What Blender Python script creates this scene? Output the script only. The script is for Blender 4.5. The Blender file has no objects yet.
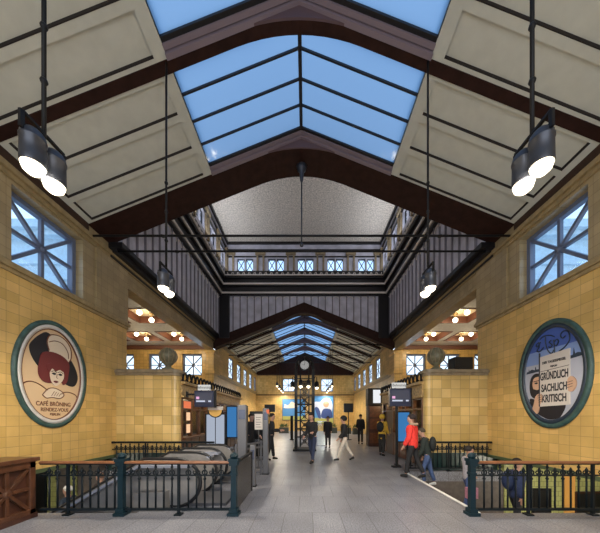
import bpy, bmesh, math, random
from mathutils import Vector, Matrix, Euler

random.seed(7)
S = bpy.context.scene
COL = S.collection
PI = math.pi
R = math.radians

# ------------------------------------------------------------------ camera
F = 270.0                                   # focal length in pixels of the 600 x 533 frame
cam_d = bpy.data.cameras.new('camera')
cam = bpy.data.objects.new('camera', cam_d)
COL.objects.link(cam)
cam.location = (0.13, 0, 1.7)
cam.rotation_euler = (R(90), 0, 0)
cam_d.sensor_fit = 'HORIZONTAL'
cam_d.sensor_width = 36
cam_d.lens = 36 * F / 600
cam_d.shift_x = -6 / 600
cam_d.shift_y = 150.5 / 600
cam_d.clip_start = 0.05
cam_d.clip_end = 400
S.camera = cam

# ------------------------------------------------------------------ view / world
S.view_settings.view_transform = 'Standard'
S.view_settings.look = 'None'
S.view_settings.gamma = 1
S.view_settings.use_curve_mapping = False
S.view_settings.exposure = 0.0

W = bpy.data.worlds.new('dusk_sky')
S.world = W
W.use_nodes = True
nt = W.node_tree
nt.nodes.clear()
wo = nt.nodes.new('ShaderNodeOutputWorld')
bg = nt.nodes.new('ShaderNodeBackground')
tc = nt.nodes.new('ShaderNodeTexCoord')
sp = nt.nodes.new('ShaderNodeSeparateXYZ')
rp = nt.nodes.new('ShaderNodeValToRGB')
nz = nt.nodes.new('ShaderNodeTexNoise')
nz.inputs['Scale'].default_value = 3.0
nz.inputs['Detail'].default_value = 5
mx = nt.nodes.new('ShaderNodeMixRGB')
mx.blend_type = 'ADD'
e = rp.color_ramp.elements
e[0].position = 0.0
e[0].color = (0.95, 1.0, 1.1, 1)
e[1].position = 1.0
e[1].color = (0.24, 0.47, 0.86, 1)
n = e.new(0.35); n.color = (0.86, 1.03, 1.25, 1)
n = e.new(0.6); n.color = (0.34, 0.60, 1.05, 1)
cr = nt.nodes.new('ShaderNodeValToRGB')
cr.color_ramp.elements[0].position = 0.5
cr.color_ramp.elements[0].color = (0, 0, 0, 1)
cr.color_ramp.elements[1].position = 0.8
cr.color_ramp.elements[1].color = (0.3, 0.3, 0.3, 1)
mx.inputs[0].default_value = 1
L = nt.links.new
L(tc.outputs['Generated'], sp.inputs[0])
L(tc.outputs['Generated'], nz.inputs['Vector'])
L(sp.outputs['Z'], rp.inputs[0])
L(nz.outputs[0], cr.inputs[0])
L(rp.outputs[0], mx.inputs[1])
L(cr.outputs[0], mx.inputs[2])
L(mx.outputs[0], bg.inputs[0])
bg.inputs[1].default_value = 1.55
L(bg.outputs[0], wo.inputs[0])

# fill light added for the daylight of the glazed entrance behind the camera
ad = bpy.data.lights.new('entrance_fill', 'AREA')
ad.shape = 'RECTANGLE'; ad.size = 9.0; ad.size_y = 5.0
ad.energy = 420; ad.color = (0.93, 0.95, 1.0)
ao = bpy.data.objects.new('entrance_fill', ad)
COL.objects.link(ao)
ao.location = (0, -4.2, 3.0)
ao.rotation_euler = (R(97), 0, 0)

# unseen fill lights added on top of the crossing cornice, under the clerestory windows
for sgn in (-1, 1):
    cd = bpy.data.lights.new('clerestory_fill', 'AREA')
    cd.shape = 'RECTANGLE'; cd.size = 0.3; cd.size_y = 8.6
    cd.energy = 100; cd.color = (0.88, 0.93, 1.0)
    co = bpy.data.objects.new('clerestory_fill', cd)
    COL.objects.link(co)
    co.location = (sgn * 4.95, 13.3, 11.30)
    co.rotation_euler = (0, R(180 - sgn * 35), 0)

BELL_W = 150       # watts of one bell lamp
LOBBY_W = 26

# ------------------------------------------------------------------ materials
M = {}


def principled(name, col, rough=0.5, metal=0.0, spec=0.5, noise=0.0, nscale=8.0, bump=0.0, bscale=60.0, coat=0.0):
    m = bpy.data.materials.new(name)
    m.use_nodes = True
    t = m.node_tree
    b = t.nodes['Principled BSDF']
    b.inputs['Base Color'].default_value = (*col, 1)
    b.inputs['Roughness'].default_value = rough
    b.inputs['Metallic'].default_value = metal
    b.inputs['Specular IOR Level'].default_value = spec
    if coat:
        b.inputs['Coat Weight'].default_value = coat
        b.inputs['Coat Roughness'].default_value = 0.15
    c = t.nodes.new('ShaderNodeTexCoord')
    if noise:
        n = t.nodes.new('ShaderNodeTexNoise')
        n.inputs['Scale'].default_value = nscale
        n.inputs['Detail'].default_value = 6
        r = t.nodes.new('ShaderNodeValToRGB')
        r.color_ramp.elements[0].position = 0.3
        r.color_ramp.elements[1].position = 0.7
        r.color_ramp.elements[0].color = (*[x * (1 - noise) for x in col], 1)
        r.color_ramp.elements[1].color = (*[min(1, x * (1 + noise)) for x in col], 1)
        t.links.new(c.outputs['Object'], n.inputs['Vector'])
        t.links.new(n.outputs[0], r.inputs[0])
        t.links.new(r.outputs[0], b.inputs['Base Color'])
    if bump:
        n2 = t.nodes.new('ShaderNodeTexNoise')
        n2.inputs['Scale'].default_value = bscale
        n2.inputs['Detail'].default_value = 3
        bp = t.nodes.new('ShaderNodeBump')
        bp.inputs['Strength'].default_value = bump
        bp.inputs['Distance'].default_value = 0.02
        t.links.new(c.outputs['Object'], n2.inputs['Vector'])
        t.links.new(n2.outputs[0], bp.inputs['Height'])
        t.links.new(bp.outputs[0], b.inputs['Normal'])
    M[name] = m
    return m


def emission(name, col, strength):
    m = bpy.data.materials.new(name)
    m.use_nodes = True
    t = m.node_tree
    t.nodes.clear()
    o = t.nodes.new('ShaderNodeOutputMaterial')
    em = t.nodes.new('ShaderNodeEmission')
    em.inputs[0].default_value = (*col, 1)
    em.inputs[1].default_value = strength
    t.links.new(em.outputs[0], o.inputs[0])
    M[name] = m
    return m


def tile_mat(name, axis, c1, c2, mortar, bw, rh, rough=0.28, offset=0.5, msize=0.006, third=None, bump=0.25):
    """glazed tiles laid on a plane: axis 'x' = wall facing +-X, 'y' = wall facing +-Y, 'z' = floor"""
    m = bpy.data.materials.new(name)
    m.use_nodes = True
    t = m.node_tree
    b = t.nodes['Principled BSDF']
    b.inputs['Roughness'].default_value = rough
    c = t.nodes.new('ShaderNodeTexCoord')
    s = t.nodes.new('ShaderNodeSeparateXYZ')
    k = t.nodes.new('ShaderNodeCombineXYZ')
    t.links.new(c.outputs['Object'], s.inputs[0])
    u, v = {'x': ('Y', 'Z'), 'y': ('X', 'Z'), 'z': ('X', 'Y')}[axis]
    t.links.new(s.outputs[u], k.inputs['X'])
    t.links.new(s.outputs[v], k.inputs['Y'])
    br = t.nodes.new('ShaderNodeTexBrick')
    br.offset = offset
    br.inputs['Scale'].default_value = 1
    br.inputs['Brick Width'].default_value = bw
    br.inputs['Row Height'].default_value = rh
    br.inputs['Mortar Size'].default_value = msize
    br.inputs['Mortar Smooth'].default_value = 0.2
    br.inputs['Color1'].default_value = (*c1, 1)
    br.inputs['Color2'].default_value = (*c2, 1)
    br.inputs['Mortar'].default_value = (*mortar, 1)
    t.links.new(k.outputs[0], br.inputs['Vector'])
    nz = t.nodes.new('ShaderNodeTexNoise')
    nz.inputs['Scale'].default_value = 1.3
    nz.inputs['Detail'].default_value = 6
    t.links.new(c.outputs['Object'], nz.inputs['Vector'])
    hs = t.nodes.new('ShaderNodeHueSaturation')
    mr = t.nodes.new('ShaderNodeMapRange')
    mr.inputs[1].default_value = 0.3
    mr.inputs[2].default_value = 0.7
    mr.inputs[3].default_value = 0.82
    mr.inputs[4].default_value = 1.12
    t.links.new(nz.outputs[0], mr.inputs[0])
    t.links.new(mr.outputs[0], hs.inputs['Value'])
    t.links.new(br.outputs['Color'], hs.inputs['Color'])
    t.links.new(hs.outputs[0], b.inputs['Base Color'])
    bp = t.nodes.new('ShaderNodeBump')
    bp.invert = True
    bp.inputs['Strength'].default_value = bump
    bp.inputs['Distance'].default_value = 0.01
    t.links.new(br.outputs['Fac'], bp.inputs['Height'])
    t.links.new(bp.outputs[0], b.inputs['Normal'])
    M[name] = m
    return m


Y1, Y2 = (0.72, 0.475, 0.17), (0.57, 0.37, 0.115)
tile_mat('tile_shaded', 'x', (.43, .33, .18), (.36, .275, .145), (.20, .14, .07), 0.25, 0.215, offset=0.0, msize=0.004)  # same yellow tile, coloured darker for the weaker light above the ledge
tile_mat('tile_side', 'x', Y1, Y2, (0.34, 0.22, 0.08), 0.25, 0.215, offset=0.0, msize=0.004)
tile_mat('tile_front', 'y', (0.78, 0.55, 0.22), (0.53, 0.355, 0.11), (0.34, 0.23, 0.09), 0.30, 0.29, offset=0.0)
tile_mat('tile_end', 'y', Y1, Y2, (0.30, 0.19, 0.06), 0.25, 0.215, offset=0.0)
tile_mat('tile_green', 'y', (0.46, 0.47, 0.19), (0.38, 0.40, 0.15), (0.14, 0.15, 0.06), 0.15, 0.15)
tile_mat('floor_stone', 'z', (0.265, 0.268, 0.30), (0.225, 0.228, 0.26), (0.09, 0.09, 0.10), 0.48, 0.96, rough=0.36, offset=0.5, msize=0.005, bump=0.1)
# speckle on the floor
_t = M['floor_stone'].node_tree
_b = _t.nodes['Principled BSDF']
_src = _b.inputs['Base Color'].links[0].from_socket
_n = _t.nodes.new('ShaderNodeTexNoise'); _n.inputs['Scale'].default_value = 46; _n.inputs['Detail'].default_value = 4
_c = [x for x in _t.nodes if x.type == 'TEX_COORD'][0]
_t.links.new(_c.outputs['Object'], _n.inputs['Vector'])
_r = _t.nodes.new('ShaderNodeValToRGB')
_r.color_ramp.elements[0].position = 0.32; _r.color_ramp.elements[0].color = (0.48, 0.48, 0.49, 1)
_r.color_ramp.elements[1].position = 0.68; _r.color_ramp.elements[1].color = (1.32, 1.32, 1.32, 1)
_t.links.new(_n.outputs[0], _r.inputs[0])
_m = _t.nodes.new('ShaderNodeMixRGB'); _m.blend_type = 'MULTIPLY'; _m.inputs[0].default_value = 1
_t.links.new(_src, _m.inputs[1]); _t.links.new(_r.outputs[0], _m.inputs[2])
_t.links.new(_m.outputs[0], _b.inputs['Base Color'])

principled('beam', (0.030, 0.0115, 0.008), 0.65, spec=.2, noise=0.3, nscale=5)
principled('face_board', (0.13, 0.085, 0.095), 0.55, spec=.3)
principled('beam_mould', (0.24, 0.19, 0.22), 0.5)
principled('panel_cream', (0.62, 0.63, 0.55), 0.6, noise=0.05, nscale=4)
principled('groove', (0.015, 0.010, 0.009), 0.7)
principled('bar_black', (0.012, 0.012, 0.014), 0.5)
principled('black_mould', (0.012, 0.011, 0.013), 0.4)
principled('light_trim', (0.72, 0.67, 0.63), 0.5)
principled('void_panel', (0.54, 0.535, 0.63), 0.5, noise=0.2, nscale=2)
principled('void_batten', (0.20, 0.19, 0.23), 0.5)
principled('plaster', (0.66, 0.60, 0.54), 0.9, noise=0.35, nscale=14, bump=0.9, bscale=16)
principled('brown_trim', (0.05, 0.026, 0.016), 0.6, spec=.25, noise=0.2)
principled('tan_mould', (0.34, 0.25, 0.12), 0.45, noise=0.2)
principled('stone_trim', (0.27, 0.21, 0.13), 0.5, noise=0.25, nscale=6)
principled('facade', (0.55, 0.74, 0.90), 0.8, noise=0.1)
principled('window_paint', (0.13, 0.165, 0.26), 0.5)
principled('wood', (0.12, 0.043, 0.017), 0.35, noise=0.35, nscale=7, coat=0.3)
principled('counter_wood', (0.075, 0.028, 0.012), 0.35, noise=0.35, nscale=7, coat=0.25)
principled('wood_dark', (0.055, 0.02, 0.011), 0.4, noise=0.3, nscale=7)
principled('handrail_wood', (0.20, 0.080, 0.036), 0.4, noise=0.2, coat=0.3)
principled('iron', (0.006, 0.011, 0.015), 0.5, spec=.25)
principled('iron_post', (0.005, 0.022, 0.032), 0.45, spec=.3)
principled('black_metal', (0.010, 0.010, 0.011), 0.5, spec=.25)
principled('lamp_grey', (0.065, 0.07, 0.085), 0.4, metal=0.5)
principled('steel', (0.40, 0.41, 0.44), 0.25, metal=0.9)
principled('steel_matte', (0.12, 0.12, 0.13), 0.45, metal=0.3)
principled('cladding', (0.24, 0.23, 0.225), 0.4, noise=.1)
principled('deck', (0.42, 0.45, 0.55), 0.3, metal=0.3)
principled('rubber', (0.012, 0.012, 0.014), 0.45)
principled('step_grey', (0.10, 0.10, 0.11), 0.6)
principled('stair_stone', (0.12, 0.10, 0.09), 0.6, noise=0.2)
principled('nosing', (0.8, 0.8, 0.78), 0.5)
principled('white', (0.78, 0.78, 0.76), 0.5)
principled('notice', (0.62, 0.58, 0.55), 0.6)
principled('smoked', (.03, .027, .025), .25)
principled('poster_blue', (0.05, 0.26, 0.66), 0.35)
principled('poster_pale', (0.60, 0.66, 0.80), 0.35)
principled('poster_black', (0.012, 0.012, 0.012), 0.3)
principled('sign_yellow', (0.72, 0.42, 0.10), 0.5)
principled('coffer_red', (0.13, 0.05, 0.03), 0.5)
principled('lobby_white', (0.66, 0.64, 0.60), 0.7, noise=0.1)
principled('coffer_cream', (0.74, 0.62, 0.42), 0.6)
principled('gold_carved', (0.42, 0.27, 0.10), 0.45, noise=0.5, nscale=14, bump=0.6, bscale=22)
principled('urn_stone', (0.16, 0.15, 0.09), 0.45, noise=0.35, nscale=9)
principled('oval_green', (0.042, 0.092, 0.086), 0.45, noise=0.3, nscale=8)
principled('oval_dark', (0.02, 0.035, 0.06), 0.4)
principled('oval_white', (0.62, 0.60, 0.58), 0.45, noise=0.1)
principled('art_cream', (0.70, 0.50, 0.30), 0.5)
principled('art_pale', (0.74, 0.62, 0.48), 0.5)
principled('art_maroon', (0.16, 0.028, 0.030), 0.5)
principled('art_black', (0.014, 0.014, 0.020), 0.5)
principled('art_brown', (0.16, 0.055, 0.025), 0.5)
principled('art_paper', (0.62, 0.57, 0.52), 0.5)
principled('art_skin', (0.58, 0.36, 0.24), 0.5)
principled('art_grey', (0.42, 0.44, 0.52), 0.5)
principled('art_lightblue', (0.22, 0.32, 0.60), 0.5)
principled('art_blue', (0.055, 0.11, 0.40), 0.5)
principled('green_band', (0.09, 0.12, 0.06), 0.35)
principled('dado_green', (0.018, 0.045, 0.042), 0.3, noise=.2)
principled('orange_wall', (0.75, 0.40, 0.10), 0.4)
principled('fur', (.33, .24, .17), .9, noise=.3, nscale=40)
principled('skin', (0.50, 0.28, 0.20), 0.55)
principled('eye_dark', (0.03, 0.02, 0.02), 0.2)
principled('lip', (0.38, 0.13, 0.11), 0.5)
principled('planter', (0.07, 0.08, 0.07), 0.7)
principled('leafgreen', (0.05, 0.10, 0.03), 0.6)
principled('billboard_blue', (0.07, 0.25, 0.55), 0.4)
principled('billboard_navy', (0.035, 0.07, 0.24), 0.4)
principled('billboard_green', (0.45, 0.45, 0.12), 0.5)
principled('screen_dark', (0.055, 0.065, 0.11), 0.25)
principled('screen_case', (0.010, 0.018, 0.055), 0.3)
emission('lamp_glow', (1.0, 0.86, 0.62), 5.0)
emission('globe_glow', (1.0, 0.86, 0.62), 7.0)
emission('screen_white', (0.75, 0.82, 1.0), 0.75)
emission('screen_pink', (0.95, 0.50, 0.78), 0.9)
emission('backlit_blue', (0.075, 0.30, 0.70), 0.62)
emission('backlit_pale', (0.62, 0.70, 0.85), 0.62)
emission('backlit_warm', (1.0, 0.62, 0.36), 1.0)
emission('backlit_red', (0.9, 0.22, 0.10), 0.9)
emission('backlit_white', (0.95, 0.97, 1.0), 0.9)
emission('header_white', (0.85, 0.84, 0.80), 0.75)
emission('clock_face', (0.62, 0.62, 0.60), 0.5)


def glass(name, tint, kind):
    m = bpy.data.materials.new(name)
    m.use_nodes = True
    t = m.node_tree
    t.nodes.clear()
    o = t.nodes.new('ShaderNodeOutputMaterial')
    mix = t.nodes.new('ShaderNodeMixShader')
    if kind == 'milky':
        a = t.nodes.new('ShaderNodeBsdfTranslucent')
        a.inputs[0].default_value = (*tint, 1)
        fac = 0.04
    else:
        a = t.nodes.new('ShaderNodeBsdfTransparent')
        a.inputs[0].default_value = (*tint, 1)
        fac = 0.08
    g = t.nodes.new('ShaderNodeBsdfGlossy')
    g.inputs['Roughness'].default_value = 0.08
    mix.inputs[0].default_value = fac
    t.links.new(a.outputs[0], mix.inputs[1])
    t.links.new(g.outputs[0], mix.inputs[2])
    t.links.new(mix.outputs[0], o.inputs[0])
    M[name] = m


glass('milky_glass', (0.35, 0.46, 0.55), 'milky')
glass('clear_glass', (0.82, 0.94, 1.0), 'clear')


# ------------------------------------------------------------------ mesh helpers
class MB:
    def __init__(s):
        s.v = []
        s.f = []

    def add(s, vs, fs):
        k = len(s.v)
        s.v += [tuple(v) for v in vs]
        s.f += [tuple(i + k for i in f) for f in fs]
        return s

    def box(s, x0, x1, y0, y1, z0, z1):
        if x0 > x1: x0, x1 = x1, x0
        if y0 > y1: y0, y1 = y1, y0
        if z0 > z1: z0, z1 = z1, z0
        return s.add([(x0, y0, z0), (x1, y0, z0), (x1, y1, z0), (x0, y1, z0),
                      (x0, y0, z1), (x1, y0, z1), (x1, y1, z1), (x0, y1, z1)],
                     [(0, 3, 2, 1), (4, 5, 6, 7), (0, 1, 5, 4), (1, 2, 6, 5), (2, 3, 7, 6), (3, 0, 4, 7)])

    def hexa(s, p):
        return s.add(p, [(0, 3, 2, 1), (4, 5, 6, 7), (0, 1, 5, 4), (1, 2, 6, 5), (2, 3, 7, 6), (3, 0, 4, 7)])

    def quad(s, a, b, c, d):
        return s.add([a, b, c, d], [(0, 1, 2, 3)])

    def prism(s, poly, axis, a, b):
        """poly of 2-D points extruded along axis; axis y: poly is (x,z); x: (y,z); z: (x,y)"""
        def P(p, t):
            return {'y': (p[0], t, p[1]), 'x': (t, p[0], p[1]), 'z': (p[0], p[1], t)}[axis]
        n = len(poly)
        vs = [P(p, a) for p in poly] + [P(p, b) for p in poly]
        fs = [tuple(range(n)), tuple(range(2 * n - 1, n - 1, -1))]
        fs += [(i, n + i, n + (i + 1) % n, (i + 1) % n) for i in range(n)]
        return s.add(vs, fs)

    def tube(s, pts, r, seg=8, closed=False):
        pts = [Vector(p) for p in pts]
        n = len(pts)
        rs = r if isinstance(r, (list, tuple)) else [r] * n
        rings = []
        prev = None
        for i, p in enumerate(pts):
            if closed:
                d = pts[(i + 1) % n] - pts[i - 1]
            else:
                d = pts[min(i + 1, n - 1)] - pts[max(i - 1, 0)]
            d.normalize()
            if prev is None:
                a = d.orthogonal().normalized()
            else:
                a = (prev - d * prev.dot(d))
                a = a.normalized() if a.length > 1e-6 else d.orthogonal().normalized()
            prev = a
            b = d.cross(a)
            rings.append([p + (a * math.cos(2 * PI * j / seg) + b * math.sin(2 * PI * j / seg)) * rs[i] for j in range(seg)])
        vs = [v for ring in rings for v in ring]
        fs = []
        m = n if closed else n - 1
        for i in range(m):
            for j in range(seg):
                i2 = (i + 1) % n
                fs.append((i * seg + j, i * seg + (j + 1) % seg, i2 * seg + (j + 1) % seg, i2 * seg + j))
        if not closed:
            fs.append(tuple(range(seg - 1, -1, -1)))
            fs.append(tuple((n - 1) * seg + j for j in range(seg)))
        return s.add(vs, fs)

    def bar(s, p, q, w, h=None, up=(0, 0, 1)):
        p, q = Vector(p), Vector(q)
        h = w if h is None else h
        d = (q - p).normalized()
        u = Vector(up)
        if abs(d.dot(u)) > 0.99: u = Vector((0, 1, 0))
        a = d.cross(u).normalized() * (w / 2)
        b = a.cross(d).normalized() * (h / 2)
        return s.hexa([p - a - b, p + a - b, q + a - b, q - a - b, p - a + b, p + a + b, q + a + b, q - a + b])

    def lathe(s, prof, c=(0, 0, 0), seg=20, axis='z'):
        vs, fs = [], []
        n = len(prof)
        for (r, z) in prof:
            for j in range(seg):
                t = 2 * PI * j / seg
                x, y = r * math.cos(t), r * math.sin(t)
                p = {'z': (x, y, z), 'y': (x, z, y), 'x': (z, x, y)}[axis]
                vs.append((c[0] + p[0], c[1] + p[1], c[2] + p[2]))
        for i in range(n - 1):
            for j in range(seg):
                fs.append((i * seg + j, i * seg + (j + 1) % seg, (i + 1) * seg + (j + 1) % seg, (i + 1) * seg + j))
        fs.append(tuple(range(seg - 1, -1, -1)))
        fs.append(tuple((n - 1) * seg + j for j in range(seg)))
        return s.add(vs, fs)

    def sphere(s, c, r, seg=16, rings=10, sx=1, sy=1, sz=1):
        prof = []
        vs, fs = [], []
        for i in range(rings + 1):
            t = PI * i / rings
            for j in range(seg):
                a = 2 * PI * j / seg
                rr = max(math.sin(t), 1e-3)
                vs.append((c[0] + r * sx * rr * math.cos(a), c[1] + r * sy * rr * math.sin(a), c[2] - r * sz * math.cos(t)))
        for i in range(rings):
            for j in range(seg):
                fs.append((i * seg + j, i * seg + (j + 1) % seg, (i + 1) * seg + (j + 1) % seg, (i + 1) * seg + j))
        return s.add(vs, fs)

    def torus(s, c, R_, r, axis='y', seg=14, sub=6):
        pts = []
        for i in range(seg):
            a = 2 * PI * i / seg
            x, y = R_ * math.cos(a), R_ * math.sin(a)
            p = {'y': (x, 0, y), 'x': (0, x, y), 'z': (x, y, 0)}[axis]
            pts.append((c[0] + p[0], c[1] + p[1], c[2] + p[2]))
        return s.tube(pts, r, sub, closed=True)

    def mesh(s, name, mat, smooth=False):
        me = bpy.data.meshes.new(name)
        me.from_pydata(s.v, [], s.f)
        bm = bmesh.new()
        bm.from_mesh(me)
        bmesh.ops.recalc_face_normals(bm, faces=bm.faces)
        bm.to_mesh(me)
        bm.free()
        if mat: me.materials.append(M[mat])
        if smooth:
            for p in me.polygons: p.use_smooth = True
        return me

    def build(s, name, mat, parent=None, smooth=False, bevel=0.0):
        o = bpy.data.objects.new(name, s.mesh(name, mat, smooth))
        COL.objects.link(o)
        if parent: o.parent = parent
        if bevel:
            b = o.modifiers.new('bevel', 'BEVEL')
            b.width = bevel
            b.segments = 2
            b.limit_method = 'ANGLE'
        return o


def link_mesh(name, me, parent=None, loc=None, rotz=0):
    o = bpy.data.objects.new(name, me)
    COL.objects.link(o)
    if parent: o.parent = parent
    if loc: o.location = loc
    o.rotation_euler.z = rotz
    return o


def tag(o, label, cat, group=None, kind=None):
    o['label'] = label
    o['category'] = cat
    if group: o['group'] = group
    if kind: o['kind'] = kind
    return o


def struct(o, label=None, cat=None):
    o['kind'] = 'structure'
    if label: o['label'] = label
    if cat: o['category'] = cat
    return o


def empty(name, loc=(0, 0, 0), rotz=0):
    o = bpy.data.objects.new(name, None)
    COL.objects.link(o)
    o.location = loc
    o.rotation_euler.z = rotz
    return o


def thing(name, label, cat, loc=(0, 0, 0), rotz=0, group=None):
    return tag(empty(name, loc, rotz), label, cat, group)


def dup(root, loc, rotz=None, label=None, group=None):
    r = root.copy(); COL.objects.link(r)
    r.location = loc
    if rotz is not None: r.rotation_euler.z = rotz
    if label: r['label'] = label
    if group: r['group'] = group
    for ch in list(root.children):
        c = ch.copy(); COL.objects.link(c); c.parent = r
        for g in ch.children:
            d = g.copy(); COL.objects.link(d); d.parent = c
            for k in g.children:
                e_ = k.copy(); COL.objects.link(e_); e_.parent = d
    return r


def grid_wall(name, mat, axis, c0, c1, u0, u1, z0, z1, holes=()):
    """wall slab with rectangular holes. axis x: slab c0..c1 in X, u = Y. axis y: slab in Y, u = X"""
    us = sorted({u0, u1, *[h[0] for h in holes], *[h[1] for h in holes]})
    zs = sorted({z0, z1, *[h[2] for h in holes], *[h[3] for h in holes]})
    us = [u for u in us if u0 <= u <= u1]
    zs = [z for z in zs if z0 <= z <= z1]
    mb = MB()
    for i in range(len(us) - 1):
        for j in range(len(zs) - 1):
            um, zm = (us[i] + us[i + 1]) / 2, (zs[j] + zs[j + 1]) / 2
            if any(h[0] < um < h[1] and h[2] < zm < h[3] for h in holes): continue
            if axis == 'x': mb.box(c0, c1, us[i], us[i + 1], zs[j], zs[j + 1])
            else: mb.box(us[i], us[i + 1], c0, c1, zs[j], zs[j + 1])
    return struct(mb.build(name, mat))


def text_mesh(body, size, mat, name='lettering', extrude=0.002, align='CENTER', sx=1.0, bold=0.0):
    cu = bpy.data.curves.new('tmp', 'FONT')
    cu.body = body
    cu.size = size
    cu.extrude = extrude
    cu.offset = bold
    cu.align_x = align
    cu.align_y = 'CENTER'
    o = bpy.data.objects.new('tmp', cu)
    COL.objects.link(o)
    dg = bpy.context.evaluated_depsgraph_get()
    me = bpy.data.meshes.new_from_object(o.evaluated_get(dg))
    me.name = name
    bpy.data.objects.remove(o)
    bpy.data.curves.remove(cu)
    me.materials.clear()
    me.materials.append(M[mat])
    if sx != 1:
        for v in me.vertices: v.co.x *= sx
    return me


def light_child(name, parent, loc, power, col=(1.0, 0.84, 0.62), radius=0.1):
    d = bpy.data.lights.new(name, 'POINT')
    d.energy = power
    d.color = col
    d.shadow_soft_size = radius
    o = bpy.data.objects.new(name, d)
    COL.objects.link(o)
    o.parent = parent
    o.location = loc
    return o


# ------------------------------------------------------------------ dimensions
XW = 5.98                   # hall half width
EAVE, SKX, SKZ = 7.11, 2.50, 8.51
SL = (SKZ - EAVE) / (XW - SKX)
CURB = 0.05
T0, T1 = 7.57, 8.45         # wide truss before the crossing
VF = 17.8                   # far face of the crossing
END = 33.0
WALL_END = 9.2
LX, LY, LZ = 14.0, 18.5, 6.6        # side lobby
WELL0, WELL1 = 4.78, 8.40
LEFT_WELL = (-XW, -1.22)
RIGHT_WELL = (3.22, XW)
WIN_Y = (5.60, 7.40)
WIN_Z = (4.92, 6.55)

# ------------------------------------------------------------------ floor
fl = MB()
for (x0, x1, y0, y1) in [(-6.6, 6.6, -5, WELL0), (LEFT_WELL[1], RIGHT_WELL[0], WELL0, WELL1), (-LX, LX, WELL1, LY),
                         (-6.6, 6.6, LY, END + .3)]:
    fl.box(x0, x1, y0, y1, -0.30, 0)
struct(fl.build('floor', 'floor_stone'), 'grey stone slab floor of the hall', 'floor')

# ------------------------------------------------------------------ side walls of the front hall
for s, nm in ((-1, 'left'), (1, 'right')):
    a, b = s * XW, s * (XW + 0.42)
    grid_wall('wall_' + nm, 'tile_side', 'x', a, b, -5, WALL_END, 0.50, 4.80)
    grid_wall('wall_%s_upper' % nm, 'tile_shaded', 'x', a, b, -5, WALL_END, 4.80, 7.2, [(WIN_Y[0], WIN_Y[1], WIN_Z[0], WIN_Z[1])])
    # closed part below, away from the stairwell
    grid_wall('wall_%s_foot' % nm, 'tile_side', 'x', a, b, -5, WELL0, 0.0, 0.50)
    # green tile band along the lower edge over the stairwell
    g = MB().box(a - s * 0.03, b + s * 0.03, WELL0, WELL1 + .4, 0.42, 0.51)
    struct(g.build('trim_green_' + nm, 'green_band'))
    # ledge and cornice
    t = MB()
    t.box(a, a - s * 0.10, -5, WALL_END + 0.06, 4.76, 4.86)
    t.box(a, a - s * 0.05, -5, WALL_END + 0.03, 4.68, 4.76)
    t.box(a, a - s * 0.07, -5, WALL_END + 0.03, 4.86, 4.90)
    struct(t.build('trim_ledge_' + nm, 'tan_mould', bevel=0.012))
    t = MB()
    t.box(a, a - s * 0.06, -5, VF, 6.62, 6.72)
    t.box(a, a - s * 0.12, -5, VF, 6.72, 6.84)
    struct(t.build('trim_cornice_' + nm, 'tan_mould', bevel=0.01))
    t = MB()
    t.box(a + s * 0.3, a - s * 0.03, -5, T0, 6.84, 7.12)
    struct(t.build('trim_eave_' + nm, 'brown_trim', bevel=0.01))
    # window reveal pilaster strip beside the window
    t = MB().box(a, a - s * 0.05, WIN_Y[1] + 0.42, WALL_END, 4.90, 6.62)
    struct(t.build('wall_%s_pier' % nm, 'tile_shaded'))

win_n = [0]


def star_window(cx, cy, cz, w, h, axis, d=0.07, bw=0.055, fw=0.09, mat='window_paint', inward=1):
    """window with an eight-ray star of glazing bars"""
    win_n[0] += 1
    r = struct(empty('window_%d' % win_n[0], (cx, cy, cz)))
    def pt(u, v, t): return (t, u, v) if axis == 'x' else (u, t, v)
    def bx(mb, u0, u1, v0, v1, t0, t1):
        p, q = pt(u0, v0, t0), pt(u1, v1, t1)
        mb.box(p[0], q[0], p[1], q[1], p[2], q[2])
    fr = MB()
    bx(fr, -w / 2, -w / 2 + fw, -h / 2, h / 2, -d, d)
    bx(fr, w / 2 - fw, w / 2, -h / 2, h / 2, -d, d)
    bx(fr, -w / 2 + fw, w / 2 - fw, -h / 2, -h / 2 + fw, -d, d)
    bx(fr, -w / 2 + fw, w / 2 - fw, h / 2 - fw, h / 2, -d, d)
    struct(fr.build('window_frame', mat, r))
    st = MB()
    a, b = w / 2 - fw / 2, h / 2 - fw / 2
    up = (1, 0, 0) if axis == 'x' else (0, 1, 0)
    for (u, v) in ((a, 0), (0, b), (a, b), (a, -b)):
        st.bar(pt(-u, -v, 0), pt(u, v, 0), bw, d * 1.2, up=up)
    c = pt(0, 0, 0)
    st.sphere(c, bw * 1.1, 10, 6)
    struct(st.build('glazing_bars', mat, r))
    pn = MB().quad(pt(-a, -b, 0.0), pt(a, -b, 0.0), pt(a, b, 0.0), pt(-a, b, 0.0))
    struct(pn.build('pane', 'clear_glass', r))
    return r


for s in (-1, 1):
    star_window(s * (XW + 0.27), sum(WIN_Y) / 2, sum(WIN_Z) / 2, WIN_Y[1] - WIN_Y[0], WIN_Z[1] - WIN_Z[0], 'x', bw=0.075, fw=0.11)

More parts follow.
